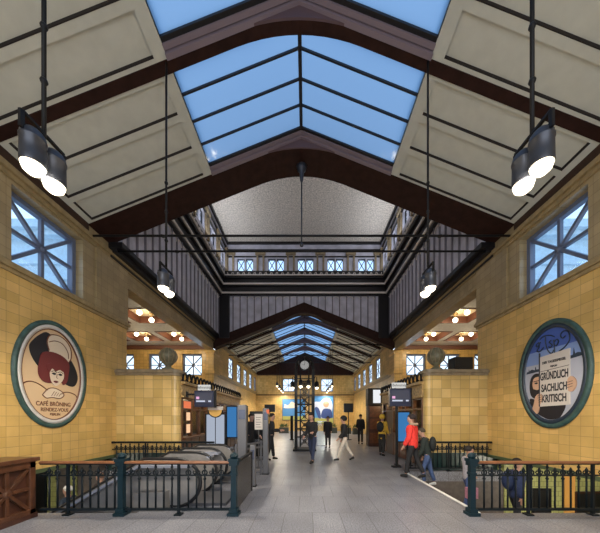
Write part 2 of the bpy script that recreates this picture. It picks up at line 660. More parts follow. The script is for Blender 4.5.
# back wall with the glazed entrance (behind the camera)
grid_wall('wall_back', 'tile_end', 'y', -5.4, -5.0, -6.6, 6.6, 0, 11, [(-4.6, 4.6, 0, 5.6)])
dr = struct(empty('door_1', (0, -5.2, 0)))
fr = MB()
for i in range(7):
    x = -4.6 + i * 9.2 / 6
    fr.box(x - 0.06, x + 0.06, -0.08, 0.08, 0, 5.6)
for z in (2.4, 4.0, 5.54):
    fr.box(-4.6, 4.6, -0.07, 0.07, z - 0.06, z + 0.06)
struct(fr.build('door_frame', 'wood_dark', dr))
struct(MB().quad((-4.6, 0, 0), (4.6, 0, 0), (4.6, 0, 5.6), (-4.6, 0, 5.6)).build('pane', 'clear_glass', dr))
struct(MB().box(-40, 40, -45, -5.4, -0.35, -0.02).build('pavement', 'steel_matte'))

# ------------------------------------------------------------------ pitched roofs
def slope_pt(s, u, y, h):
    """u = distance in X from the eave towards the ridge, h = downwards offset"""
    return (s * (XW - u), y, EAVE + u * SL - h)


def panel_bay(mb_frame, mb_groove, mb_field, s, y0, y1, n):
    """one bay of sunk ceiling panels between two trusses"""
    um = XW - SKX
    pitch = (y1 - y0) / n
    ed, gap = 0.17, 0.07
    rec = 0.055
    def slab(mb, u0, u1, ya, yb, h0, h1):
        mb.hexa([slope_pt(s, u0, ya, h0), slope_pt(s, u1, ya, h0), slope_pt(s, u1, yb, h0), slope_pt(s, u0, yb, h0),
                 slope_pt(s, u0, ya, h1), slope_pt(s, u1, ya, h1), slope_pt(s, u1, yb, h1), slope_pt(s, u0, yb, h1)])
    slab(mb_field, 0, um, y0, y1, -rec - 0.05, -rec)
    slab(mb_frame, 0, 0.16, y0, y1, -rec, 0)
    slab(mb_frame, um - 0.22, um, y0, y1, -rec, 0)
    ys = [y0]
    for i in range(n):
        a, b = y0 + i * pitch, y0 + (i + 1) * pitch
        if i == 0: slab(mb_frame, 0.16, um - 0.22, a, a + gap, -rec, 0)
        e2 = b + gap if i < n - 1 else b
        slab(mb_frame, 0.16, um - 0.22, b - gap, e2, -rec, 0)
        # strips coloured dark for the shadow gap lining the recess
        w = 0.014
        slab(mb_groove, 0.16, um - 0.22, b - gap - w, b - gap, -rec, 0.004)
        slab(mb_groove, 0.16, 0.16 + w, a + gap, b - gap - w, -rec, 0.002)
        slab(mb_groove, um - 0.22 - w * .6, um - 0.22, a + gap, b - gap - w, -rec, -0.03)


def soffit_line(n=24, drop=0.0, arch=9.10, r=1.3):
    """underside of a truss from the left eave to the right eave, rounded at the apex"""
    pts = []
    for i in range(-n, n + 1):
        x = XW * i / n
        z = EAVE + (XW - abs(x)) * SL
        if abs(x) < r:
            zr = EAVE + (XW - r) * SL
            t = abs(x) / r
            z = arch - (arch - zr) * t * t
        pts.append((x, z - 0.02 - drop))
    return pts


def truss(name, y0, y1, drop=0.0, arch=9.10, mould=True, top=CURB + 0.06):
    lo = soffit_line(drop=drop, arch=arch)
    hi = [(x, EAVE + (XW - abs(x)) * SL + top) for (x, z) in lo]
    mb = MB()
    n = len(lo)
    for i in range(n - 1):
        (xa, za), (xb, zb) = lo[i], lo[i + 1]
        ta, tb = hi[i][1], hi[i + 1][1]
        mb.hexa([(xa, y0, za), (xb, y0, zb), (xb, y1, zb), (xa, y1, za), (xa, y0, ta), (xb, y0, tb), (xb, y1, tb), (xa, y1, ta)])
    r = struct(mb.build(name, 'beam'))
    if mould:
        # stepped mouldings on the face below the glass
        m2, m3 = MB(), MB()
        for (mb_, ya, yb, h) in ((m3, .27, .20, .02), (m2, .20, .115, -.01), (m3, .115, .095, .03), (m2, .095, .0, -.05)):
            for sx in (-1, 1):
                (xa, za), (xb, zb) = [(x, EAVE + (XW - abs(x)) * SL) for x in (SKX * sx, 0.0)]
                mb_.hexa([(xa, y0 - ya, za + h), (xb, y0 - ya, zb + h), (xb, y0 - yb, zb + h), (xa, y0 - yb, za + h),
                          (xa, y0 - ya, za + .12), (xb, y0 - ya, zb + .12), (xb, y0 - yb, zb + .12), (xa, y0 - yb, za + .12)])
        m4 = MB()
        for i in range(n - 1):
            (xa, za), (xb, zb) = lo[i], lo[i + 1]
            if max(abs(xa), abs(xb)) > SKX + .01: continue
            ta, tb = [EAVE + (XW - abs(q)) * SL + .02 for q in (xa, xb)]
            m4.hexa([(xa, y0 - .04, za), (xb, y0 - .04, zb), (xb, y0, zb), (xa, y0, za), (xa, y0 - .04, ta), (xb, y0 - .04, tb), (xb, y0, tb), (xa, y0, ta)])
        struct(m4.build('face_board', 'face_board', r))
        struct(m3.build('moulding_gap', 'bar_black', r))
        struct(m2.build('moulding', 'beam_mould', r))
    return r


def skylight(num, y0, y1, nbars):
    r = struct(empty('window_skylight_%d' % num, (0, y0, 0)))
    g = MB(); b = MB(); c = MB()
    ztop = EAVE + XW * SL + CURB
    zed = EAVE + (XW - SKX) * SL + CURB
    for s in (-1, 1):
        g.quad((s * SKX, 0, zed), (0, 0, ztop), (0, y1 - y0, ztop), (s * SKX, y1 - y0, zed))
        for i in range(nbars + 1):
            y = (y1 - y0) * i / nbars
            b.bar((s * SKX, y, zed - 0.02), (0, y, ztop - 0.02), 0.035, 0.05)
        c.hexa([(s * SKX, 0, SKZ - .0), (s * (SKX + .08), 0, SKZ - .0), (s * (SKX + .08), y1 - y0, SKZ), (s * SKX, y1 - y0, SKZ),
                (s * SKX, 0, zed + .03), (s * (SKX + .08), 0, zed + .03), (s * (SKX + .08), y1 - y0, zed + .03), (s * SKX, y1 - y0, zed + .03)])
    b.box(-0.04, 0.04, 0, y1 - y0, ztop - 0.08, ztop - 0.01)
    struct(g.build('pane', 'milky_glass', r))
    struct(b.build('glazing_bars', 'bar_black', r))
    struct(c.build('curb', 'bar_black', r))


pf, pg, pb = MB(), MB(), MB()
truss_c = [-2.05, 0.38, 2.81, 5.23]
hw = 0.10
for i, yc in enumerate(truss_c):
    truss('roof_truss', yc - hw, yc + hw, arch=9.26)
truss('roof_truss', T0, T1, arch=9.24)
spans = [(-5.0, truss_c[0] - hw)] + [(truss_c[i] + hw, truss_c[i + 1] - hw) for i in range(3)] + [(truss_c[3] + hw, T0)]
for i, (a, b) in enumerate(spans):
    for s in (-1, 1): panel_bay(pf, pg, pb, s, a, b, 3)
    skylight(i + 1, a - .12, b - .27, 4)
# far hall
far_c = [21.2, 24.1, 27.0, 29.9]
truss('roof_truss', VF, VF + 0.55, drop=0.85, arch=9.45, mould=False, top=-.25)
for yc in far_c: truss('roof_truss', yc - .16, yc + .16, drop=0.10, arch=9.2)
fs = [(VF + .55, far_c[0] - .16)] + [(far_c[i] + .16, far_c[i + 1] - .16) for i in range(3)] + [(far_c[3] + .16, END)]
for i, (a, b) in enumerate(fs):
    for s in (-1, 1): panel_bay(pf, pg, pb, s, a, b, 3)
    skylight(i + 6, a, b, 3)
cl = struct(pb.build('ceiling', 'panel_cream'), 'pitched ceiling of sunk cream panels', 'ceiling')
struct(pf.build('ceiling_frame', 'panel_cream', cl))
struct(pg.build('painted_shadow_gap', 'groove', cl))

# tie rods and king rod under the wide truss
tr = MB()
for y, z in ((T0 + 0.03, 6.80), (T1 - 0.04, 6.86)):
    tr.tube([(-XW + .05, y, z), (XW - .05, y, z)], 0.03, 10)
    for x in (-3.9, 3.9): tr.tube([(x, y, z - 0.02), (x, y, z + 0.0)], 0.07, 8)
o = struct(tr.build('tie_rods', 'black_metal', smooth=True))
kr = MB()
kr.tube([(0, 8.0, 6.80), (0, 8.0, 9.1)], 0.022, 8)
kr.lathe([(0.16, 9.12), (0.13, 9.02), (0.07, 8.95), (0.05, 8.72), (0.025, 8.66)], (0, 8.0, 0), 12)
kr.sphere((0, 8.0, 6.80), 0.06)
struct(kr.build('king_rod', 'lamp_grey', smooth=True))
tr = MB()
for y in (VF + .3, far_c[0], far_c[1]):
    tr.tube([(-XW + .05, y, 6.55), (XW - .05, y, 6.55)], 0.035, 8)
struct(tr.build('tie_rods', 'black_metal', smooth=True))

# ------------------------------------------------------------------ crossing (tall void)
VX = 5.6
PZ0, PZ1 = 7.10, 9.80
pan, bat, cap = MB(), MB(), MB()
# side panel walls
for s in (-1, 1):
    pan.box(s * VX, s * (VX + .2), T1, VF + .2, PZ0 - .1, PZ1)
    y = T1 + 0.2
    while y < VF:
        bat.box(s * VX, s * (VX - .06), y - .03, y + .03, PZ0, PZ1)
        cap.tube([(s * (VX - .03), y + .235 + .2 * math.cos(a), PZ1 - 0.36 + .2 * math.sin(a)) for a in [PI * k / 6 for k in range(7)]], 0.022, 5)
        y += 0.47
# far panel wall and the near one (above the wide truss)
def gable_wall(mb, y0, y1, z_top, extra=0.0):
    poly = [(-VX, z_top), (VX, z_top), (VX, EAVE + (XW - VX) * SL + extra), (0, EAVE + XW * SL + extra), (-VX, EAVE + (XW - VX) * SL + extra)]
    mb.prism(poly, 'y', y0, y1)
gable_wall(pan, VF + .12, VF + .3, PZ1, -0.33)
gable_wall(pan, T1 - .3, T1, PZ1, 0.2)
x = -4.70
while x < 4.75:
    zb = EAVE + (XW - abs(x)) * SL - .33
    if zb < PZ1 - .1:
        bat.box(x - .035, x + .035, VF + .06, VF + .12, zb, PZ1)
    if x < 4.6:
        cap.tube([(x + .235 + .2 * math.cos(a), VF + .09, PZ1 - 0.30 + .17 * math.sin(a)) for a in [PI * k / 6 for k in range(7)]], 0.022, 5)
    x += 0.47
pw = struct(pan.build('wall_crossing', 'void_panel'), 'panelled upper wall of the crossing', 'wall')
struct(bat.build('battens', 'void_batten', pw))
struct(cap.build('scallops', 'light_trim', pw))
# dark corner posts of the crossing
po = MB()
for s in (-1, 1):
    po.box(s * 4.92, s * 5.62, VF - .05, VF + .3, 6.9, PZ1)
struct(po.build('beam_posts', 'black_mould', bevel=0.02))
# black architrave under the panels, yellow tile strip beneath
for s, nm in ((-1, 'left'), (1, 'right')):
    a = MB()
    a.box(s * (VX - .05), s * (XW + .3), T1 - .1, VF + .3, 6.95, PZ0 + .02)
    a.box(s * (VX + .12), s * (XW + .3), T1 - .1, VF + .3, 6.80, 6.95)
    a.box(s * (VX + .28), s * (XW + .3), T1 - .1, VF + .3, 6.66, 6.80)
    struct(a.build('trim_architrave_' + nm, 'black_mould', bevel=0.015))
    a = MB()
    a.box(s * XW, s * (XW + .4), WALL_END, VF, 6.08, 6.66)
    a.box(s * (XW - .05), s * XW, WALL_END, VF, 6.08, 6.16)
    struct(a.build('beam_lintel_' + nm, 'tile_shaded'))


# stepped cornice rings
def ring(mb, hx, y0, y1, thick, z0, z1):
    mb.box(-hx - thick, -hx, y0 - thick, y1 + thick, z0, z1)
    mb.box(hx, hx + thick, y0 - thick, y1 + thick, z0, z1)
    mb.box(-hx, hx, y1, y1 + thick, z0, z1)
    mb.box(-hx, hx, y0 - thick, y0, z0, z1)


blk, lt = MB(), MB()
YA, YB = 8.60, VF - .02
ring(blk, 5.42, YA, YB, 0.4, 9.72, 10.30)
ring(lt, 5.36, YA + .06, YB - .06, 0.10, 9.83, 9.93)
ring(blk, 5.30, YA + .1, YB - .10, 0.5, 10.30, 10.75)
ring(lt, 5.24, YA + .16, YB - .16, 0.10, 10.37, 10.47)
ring(lt, 5.10, YA + .26, YB - .28, 0.10, 10.90, 10.96)
ring(blk, 5.16, YA + .2, YB - .22, 0.6, 10.75, 11.22)
ck = struct(blk.build('trim_crossing_cornice', 'black_mould', bevel=0.02), 'black stepped cornice around the crossing', 'cornice')
struct(lt.build('light_bead', 'light_trim', ck))
sc = MB()
x = -5.0
while x < 5.0:
    sc.tube([(x + .18 + .15 * math.cos(a), YB - .24, 11.10 - .17 * math.sin(a)) for a in [PI * k / 6 for k in range(7)]], 0.022, 5)
    x += 0.36
y = YA + .5
while y < YB - .4:
    for s in (-1, 1):
        sc.tube([(s * 5.14, y + .18 + .15 * math.cos(a), 11.10 - .17 * math.sin(a)) for a in [PI * k / 6 for k in range(7)]], 0.022, 5)
    y += 0.36
struct(sc.build('scallops', 'light_trim', ck))

# clerestory above the cornice
CX, CY0, CY1, CZ0, CZ1 = 5.18, 8.7, 18.15, 11.2, 13.42
XC = [-3.96, -1.88, 0.10, 2.10, 4.18]
holes = []
for xc in XC:
    for d in (-.29, .29): holes.append((xc + d - .25, xc + d + .25, 11.50, 12.36))
grid_wall('wall_clerestory_far', 'void_panel', 'y', CY1, CY1 + .3, -CX - .3, CX + .3, CZ0, CZ1 + .2, holes)
grid_wall('wall_clerestory_near', 'void_panel', 'y', CY0 - .3, CY0, -CX - .3, CX + .3, CZ0, CZ1 + .2)
YC = [9.9, 11.7, 13.5, 15.3, 17.1]
hl = []
for yc in YC:
    for d in (-.29, .29): hl.append((yc + d - .25, yc + d + .25, 11.50, 12.36))
for s, nm in ((-1, 'left'), (1, 'right')):
    grid_wall('wall_clerestory_' + nm, 'void_panel', 'x', s * CX, s * (CX + .3), CY0, CY1, CZ0, CZ1 + .2, hl)


def cross_window(cx, cy, cz, axis):
    win_n[0] += 1
    r = struct(empty('window_%d' % win_n[0], (cx, cy, cz)))
    def pt(u, v, t): return (t, u, v) if axis == 'x' else (u, t, v)
    mb = MB()
    up = (1, 0, 0) if axis == 'x' else (0, 1, 0)
    a, b = .25, .43
    for p, q in (((-a, -b), (a, b)), ((-a, b), (a, -b))):
        mb.bar(pt(*p, 0), pt(*q, 0), 0.045, 0.03, up=up)
    for p, q in (((-a, -b + .01), (a, -b + .01)), ((-a, b - .01), (a, b - .01)), ((-a + .015, -b), (-a + .015, b)), ((a - .015, -b), (a - .015, b))):
        mb.bar(pt(*p, 0), pt(*q, 0), 0.035, 0.06, up=up)
    struct(mb.build('glazing_bars', 'bar_black', r))
    struct(MB().quad(pt(-a, -b, .02), pt(a, -b, .02), pt(a, b, .02), pt(-a, b, .02)).build('pane', 'clear_glass', r))


for xc in XC:
    for d in (-.29, .29): cross_window(xc + d, CY1 + .12, 11.93, 'y')
for s in (-1, 1):
    for yc in YC:
        for d in (-.29, .29): cross_window(s * (CX + .12), yc + d, 11.93, 'x')
# frieze and pilasters of the clerestory
fz = MB()
for i in range(6):
    x = [-4.95, -2.92, -0.89, 1.10, 3.14, 5.0][i]
    for d in (-.2, .2):
        fz.box(x + d - .06, x + d + .06, CY1 - .10, CY1, CZ0, 12.75)
    fz.box(x - .34, x + .34, CY1 - .14, CY1, 12.55, 12.8)
for s in (-1, 1):
    for yc in [9.0, 10.8, 12.6, 14.4, 16.2, 17.95]:
        for d in (-.18, .18):
            fz.box(s * CX, s * (CX - .10), yc + d - .06, yc + d + .06, CZ0, 12.75)
        fz.box(s * CX, s * (CX - .14), yc - .32, yc + .32, 12.55, 12.8)
struct(fz.build('trim_clerestory', 'stone_trim', bevel=0.01))
fz = MB()
ring(fz, 5.08, CY0 + .1, CY1 - .10, .2, 12.84, 12.92)
ring(fz, 5.10, CY0 + .1, CY1 - .05, .2, 12.42, 12.50)
ring(fz, 5.06, CY0 + .1, CY1 - .12, .2, 13.28, 13.42)
struct(fz.build('trim_frieze', 'black_mould'))
struct(MB().box(-CX - .3, CX + .3, CY0 - .3, CY1 + .3, CZ1, CZ1 + .25).build('ceiling_crossing', 'plaster'), 'stippled plaster ceiling high over the crossing', 'ceiling')

# ------------------------------------------------------------------ far hall walls
FWZ = (4.80, 6.45)
FWY = [22.0, 24.6, 27.2, 29.8, 32.2]
for s, nm in ((-1, 'left'), (1, 'right')):
    holes = [(y - .65, y + .65, FWZ[0], FWZ[1]) for y in FWY]
    grid_wall('wall_far_' + nm, 'tile_side', 'x', s * XW, s * (XW + .12), LY, END + .3, 0, 7.3, holes)
    for y in FWY: star_window(s * (XW + .06), y, sum(FWZ) / 2, 1.3, FWZ[1] - FWZ[0], 'x', d=.025, bw=.05)
    t = MB()
    t.box(s * XW, s * (XW - .10), LY, END, 4.55, 4.68)
    t.box(s * XW, s * (XW - .06), LY, END, 4.45, 4.55)
    t.box(s * XW, s * (XW - .16), LY, END, 6.72, 6.9)
    struct(t.build('trim_ledge_far_' + nm, 'tan_mould'))
    # pier where the lobby ends
    t = MB()
    t.box(s * (XW - .05), s * (XW + .45), VF - .1, LY + .3, 0, 6.1)
    t.box(s * (XW - .12), s * (XW + .5), VF - .17, LY + .3, 4.55, 4.75)
    t.box(s * (XW - .12), s * (XW + .5), VF - .17, LY + .3, 5.9, 6.1)
    struct(t.build('pillar_' + nm, 'tile_end'))
grid_wall('wall_end', 'tile_end', 'y', END, END + .4, -6.6, 6.6, 0, 6.9, [(-2.75, -1.25, 4.8, 6.4), (1.95, 3.45, 4.8, 6.4)])
star_window(-2.0, END + .2, 5.6, 1.5, 1.6, 'y')
star_window(2.7, END + .2, 5.6, 1.5, 1.6, 'y')
struct(MB().prism([(-6.6, 6.9), (6.6, 6.9), (XW, EAVE + .1), (0, EAVE + XW * SL + .3), (-XW, EAVE + .1)], 'y', END - .05, END + .3).build('wall_gable', 'beam'))
t = MB()
t.box(-XW, XW, END - .12, END, 6.78, 6.95)
t.box(-XW, XW, END - .06, END, 4.35, 4.45)
struct(t.build('trim_end', 'brown_trim'))

# ------------------------------------------------------------------ side lobbies
lob_lamp = None
for s, nm in ((-1, 'left'), (1, 'right')):
    xs = [7.67, 10.0, 12.35]
    holes = [(s * x - .68, s * x + .68, 4.55, 6.02) for x in xs]
    a, b = sorted((s * (XW + .4), s * LX))
    grid_wall('wall_lobby_' + nm, 'tile_end', 'y', LY, LY + .4, a, b, 0, LZ + .2, holes)
    for x in xs: star_window(s * x, LY + .2, 5.285, 1.36, 1.47, 'y')
    grid_wall('wall_lobby_side_' + nm, 'tile_side', 'x', s * LX, s * (LX + .3), WALL_END, LY + .4, 0, LZ + .2)
    # outer wall towards the street, the neighbour wing seen through the front hall window
    grid_wall('wall_wing_' + nm, 'facade', 'y', WALL_END - .3, WALL_END - .02, *sorted((s * (XW + .42), s * (LX + .3))), 0.6, 7.9)
    t = MB()
    x0, x1 = sorted((s * (XW + .42), s * (LX + .6)))
    for (z0, z1, d) in ((7.55, 7.7, .25), (7.7, 7.95, .4), (6.7, 6.82, .1), (6.2, 6.3, .08), (5.5, 5.62, .12), (4.9, 5.0, .12)):
        t.box(x0, x1, WALL_END - .3 - d, WALL_END - .3, z0, z1)
    for k in range(6):
        xx = s * (XW + 1.0 + k * 1.15)
        t.box(xx - .22, xx + .22, WALL_END - .38, WALL_END - .3, 5.62, 6.2)
    struct(t.build('trim_wing_' + nm, 'facade'))
    # coffered ceiling
    us = [XW + .4, 6.75, 8.55, 8.95, 10.75, 11.15, 12.95, LX]
    vs = [WALL_END, 9.7, 11.0, 12.15, 14.05, 15.45, 17.35, LY]
    cw, cc, cf = MB(), MB(), MB()
    for i in range(7):
        for j in range(7):
            x0, x1, y0, y1 = s * us[i], s * us[i + 1], vs[j], vs[j + 1]
            if i % 2 == 1 and j in (1, 3, 5):
                xa, xb = sorted((x0, x1))
                cc.box(xa, xb, y0, y1, LZ + .32, LZ + .4)
                for (p, q, r_, t_) in ((xa, xa + .07, y0, y1), (xb - .07, xb, y0, y1), (xa + .07, xb - .07, y0, y0 + .07), (xa + .07, xb - .07, y1 - .07, y1)):
                    cf.box(p, q, r_, t_, LZ - .03, LZ + .34)
            else:
                cw.box(x0, x1, y0, y1, LZ, LZ + .4)
    lc = struct(cw.build('ceiling_lobby_' + nm, 'lobby_white'))
    struct(cc.build('coffer_field', 'coffer_cream', lc))
    struct(cf.build('coffer_frame', 'coffer_red', lc))
    t = MB().box(*sorted((s * (XW + .4), s * LX)), LY - .12, LY, LZ - .28, LZ - .02)
    struct(t.build('trim_lobby_' + nm, 'coffer_red'))
    # ceiling globes, two in every coffer
    k = 0
    for ci, xc in enumerate((7.65, 9.85)):
        for ri, yc in enumerate((13.1, 16.4)):
            for di, d in enumerate((-.5, .5)):
                lab = 'white globe lamp, %s lobby, %s coffer %s hall, %s one' % (
                    nm, ('front', 'rear')[ri], ('beside the', 'away from the')[ci], ('nearer', 'farther')[di])
                if lob_lamp is None:
                    lob_lamp = thing('ceiling_lamp', lab, 'ceiling lamp', (s * xc, yc + d, LZ + .32), 0, 'globe lamps in the lobby coffers')
                    MB().lathe([(0.11, 0.0), (0.11, -.05), (0.04, -.08), (0.03, -.20), (.05, -.24)], (0, 0, 0), 14).build('lamp_mount', 'gold_carved', lob_lamp, True)
                    gl = MB().sphere((0, 0, -.34), 0.12, 16, 10).build('globe', 'globe_glow', lob_lamp, True)
                    lp = lob_lamp
                else:
                    lp = dup(lob_lamp, (s * xc, yc + d, LZ + .32), label=lab)
    for xc in (7.65, 9.85):
        for yc in (13.1, 16.4):
            lt_ = bpy.data.lights.new('coffer_light', 'POINT')
            lt_.energy = LOBBY_W * 2; lt_.color = (1, .80, .52); lt_.shadow_soft_size = .2
            lo = bpy.data.objects.new('coffer_light', lt_); COL.objects.link(lo)
            lo.location = (s * xc, yc, LZ - .30)

# ------------------------------------------------------------------ stairwells
# well linings
for s, (wx0, wx1), nm in ((-1, (-12, LEFT_WELL[1]), 'left'), (1, (RIGHT_WELL[0], 12), 'right')):
    edge = LEFT_WELL[1] if s < 0 else RIGHT_WELL[0]
    a = MB()
    a.box(*sorted((edge, s * 12)), WELL0 - .3, WELL0, -4.2, -.001)
    a.box(*sorted((edge, edge - s * .3)), WELL0, WELL1, -4.2, -.30)
    struct(a.build('wall_well_' + nm, 'stair_stone'))
    b = MB()
    b.box(*sorted((edge, s * 12)), WELL1, WELL1 + .3, -4.2, -.30)
    struct(b.build('wall_well_far_' + nm, 'stair_stone'))
    struct(MB().box(*sorted((edge, s * 12)), WELL0, WELL1, -4.4, -4.2).build('floor_lower_' + nm, 'stair_stone'))
    struct(MB().box(*sorted((s * (XW + .45), s * 12.3)), WELL0 - .3, WELL1 + .5, .33, .60).build('ceiling_lower_' + nm, 'lobby_white'))
    struct(MB().box(s * 12, s * 12.3, WELL0 - .3, WELL1 + .5, -4.4, .33).build('wall_lower_' + nm, 'tile_green'))
    # tiled passage wall with pilasters under the hall wall
    c = MB()
    c.box(*sorted((s * (XW + .3), s * 12)), WELL1 - .04, WELL1 + .4, -4.2, .33)
    struct(c.build('wall_passage_' + nm, 'tile_green' if s > 0 else 'stair_stone'))
    if s < 0:
        c = MB()
        for xa in (-6.95, -7.55, -8.5, -9.4): c.box(xa, xa - .27, WELL1 - .10, WELL1 - .04, -4.2, .33)
        struct(c.build('pillar_passage', 'tile_green'))
    lt_ = bpy.data.lights.new('passage_fill', 'POINT'); lt_.energy = 150 if s > 0 else 45; lt_.color = (1, .9, .7); lt_.shadow_soft_size = .2
    lamp = thing('ceiling_lamp', 'added round lamp under the low passage ceiling below the %s tiled wall' % nm, 'ceiling lamp', (s * 7.6, 5.6, .33))  # lamp added only to light the passage
    MB().lathe([(0.16, 0), (0.16, -.04), (.12, -.09), (.02, -.11)], (0, 0, 0), 16).build('globe', 'globe_glow', lamp, True)
    lo = bpy.data.objects.new('passage_fill', lt_); COL.objects.link(lo); lo.parent = lamp; lo.location = (0, 0, -.35)

# posters and coloured panels on the passage walls
def panel_y(x0, x1, z0, z1, y, mat, name, label, cat, frame=None):
    t = thing(name, label, cat, ((x0 + x1) / 2, y, (z0 + z1) / 2))
    w, h = abs(x1 - x0) / 2, (z1 - z0) / 2
    MB().box(-w, w, -.02, 0.03, -h, h).build('sheet', mat, t)
    if frame:
        f = MB()
        f.box(-w - .05, -w, -.04, .03, -h - .05, h + .05); f.box(w, w + .05, -.04, .03, -h - .05, h + .05)
        f.box(-w, w, -.04, .03, -h - .05, -h); f.box(-w, w, -.04, .03, h, h + .05)
        f.build('frame', frame, t)
    return t


panel_y(7.15, 7.62, -2.2, -.55, WELL1 - .07, 'poster_black', 'poster', 'black poster low on the green passage wall, nearer the stairs', 'poster', 'black_metal')
panel_y(8.45, 9.5, -2.4, -.65, WELL1 - .07, 'poster_black', 'poster', 'wide black poster deep in the passage beside the orange panel', 'poster', 'wood_dark')
panel_y(8.1, 8.42, -3.4, .05, WELL1 - .07, 'orange_wall', 'wall_panel', 'tall orange wall panel in the passage below the right wall', 'wall panel')
panel_y(9.6, 10.4, -3.4, .05, WELL1 - .07, 'orange_wall', 'wall_panel', 'broad orange wall panel at the far end of the right passage', 'wall panel')
panel_y(-8.45, -7.9, -3.0, .0, WELL1 - .07, 'poster_black', 'poster', 'dark panel on the green passage wall below the left wall', 'poster', 'iron')

# stairs of the right well
st = MB()
nst = 20
for i in range(nst):
    x0 = RIGHT_WELL[0] + i * 0.30
    z = -(i + 1) * 0.165
    st.box(x0, x0 + .30, WELL0, WELL1, z - .6, z)
struct(st.build('floor_stairs', 'stair_stone'), 'stone stairs going down to the right', 'stairs')
ns = MB().box(RIGHT_WELL[0] - .07, RIGHT_WELL[0] + .004, WELL0, WELL1, -.02, .006)
struct(ns.build('trim_nosing', 'nosing'))

# ------------------------------------------------------------------ railings
def baluster_mesh(k):
    b = MB()
    if k == 0:
        b.tube([(0, 0, .10), (0, 0, .87)], 0.016, 6)
        b.lathe([(.012, .60), (.028, .63), (.012, .66)], (0, 0, 0), 8)
        b.torus((0, 0, .735), .042, .012, 'y')
        b.lathe([(.012, .80), (.026, .83), (.012, .86)], (0, 0, 0), 8)
    else:
        b.tube([(0, 0, .10), (0, 0, .72)], 0.016, 6)
        b.torus((0, 0, .70), .030, .012, 'y')
        b.lathe([(.013, .72), (.030, .76), (.022, .79), (.002, .83)], (0, 0, 0), 8)
        for s in (-1, 1):
            b.tube([(0, 0, .68), (s * .035, 0, .70), (s * .062, 0, .735), (s * .052, 0, .765), (s * .03, 0, .755)], .009, 5)
    return b.mesh('baluster', 'iron', True)


BAL = [baluster_mesh(0), baluster_mesh(1)]


def post_mesh():
    b = MB()
    b.box(-.095, .095, -.095, .095, 0, .05)
    b.box(-.07, .07, -.07, .07, .05, .12)
    b.box(-.045, .045, -.045, .045, .12, .90)
    b.box(-.056, .056, -.056, .056, .70, .74)
    b.box(-.07, .07, -.07, .07, .86, .93)
    b.box(-.082, .082, -.082, .082, .93, .98)
    b.lathe([(.05, .98), (.075, 1.02), (.06, 1.06), (.012, 1.085)], (0, 0, 0), 10)
    return b.mesh('post', 'iron_post')


POST = post_mesh()


def railing(label, x0, x1, y, posts, feet, wood=True, pitch=0.14):
    r = thing('railing', label, 'railing', (x0, y, 0))
    Ln = x1 - x0
    b = MB()
    b.box(0, Ln, -.022, .022, .08, .12)
    b.build('bottom_rail', 'iron', r)
    b = MB()
    b.box(0, Ln, -.012, .012, .675, .70)
    b.build('middle_rail', 'iron', r)
    b = MB()
    b.box(0, Ln, -.03, .03, .875, .895)
    b.build('top_rail', 'iron', r)
    b = MB().prism([(-.045, .895), (.045, .895), (.048, .915), (.03, .935), (-.03, .935), (-.048, .915)], 'x', 0, Ln)
    b.build('handrail', 'handrail_wood' if wood else 'iron', r)
    for p in posts: link_mesh('post', POST, r, (p - x0, 0, 0))
    fm = None
    for p in feet:
        if fm is None:
            f = MB()
            f.box(-.06, .06, -.06, .06, 0, .025); f.box(-.02, .02, -.02, .02, .02, .88)
            fm = f.mesh('support', 'iron')
        link_mesh('support', fm, r, (p - x0, 0, 0))
    n = int(round(Ln / pitch))
    for i in range(1, n):
        x = Ln * i / n
        if any(abs(x0 + x - p) < .09 for p in posts) or any(abs(x0 + x - p) < .05 for p in feet): continue
        link_mesh('baluster', BAL[i % 2], r, (x, 0, 0))
    return r


YR = 4.69
railing('dark iron railing with wooden handrail before the escalators, in front', -4.47, -1.06, YR, [-3.07, -1.12], [-4.0, -2.08])
railing('dark iron railing with wooden handrail before the stairs, in front', 2.95, XW - .02, YR, [3.01], [3.99, 5.11])
railing('iron railing along the back of the escalator well', -XW + .04, -2.75, WELL1 + .06, [], [-4.9, -3.6], False)
railing('iron railing along the back of the stairwell, behind the red jacket', RIGHT_WELL[0] + .05, XW - .04, WELL1 + .06, [], [3.3, 4.6], False)
# short glazed side panel closing the escalator well
sp_ = thing('side_screen', 'low grey glazed screen closing the side of the escalator well', 'screen', (-1.14, WELL0, 0))
MB().box(-.02, .02, 0.05, 1.45, .02, .86).build('panel', 'smoked', sp_)
f = MB(); f.box(-.03, .03, .02, 1.48, .86, .90); f.box(-.03, .03, .02, .06, 0, .88); f.box(-.03, .03, 1.44, 1.48, 0, .88)
f.build('frame', 'black_metal', sp_)

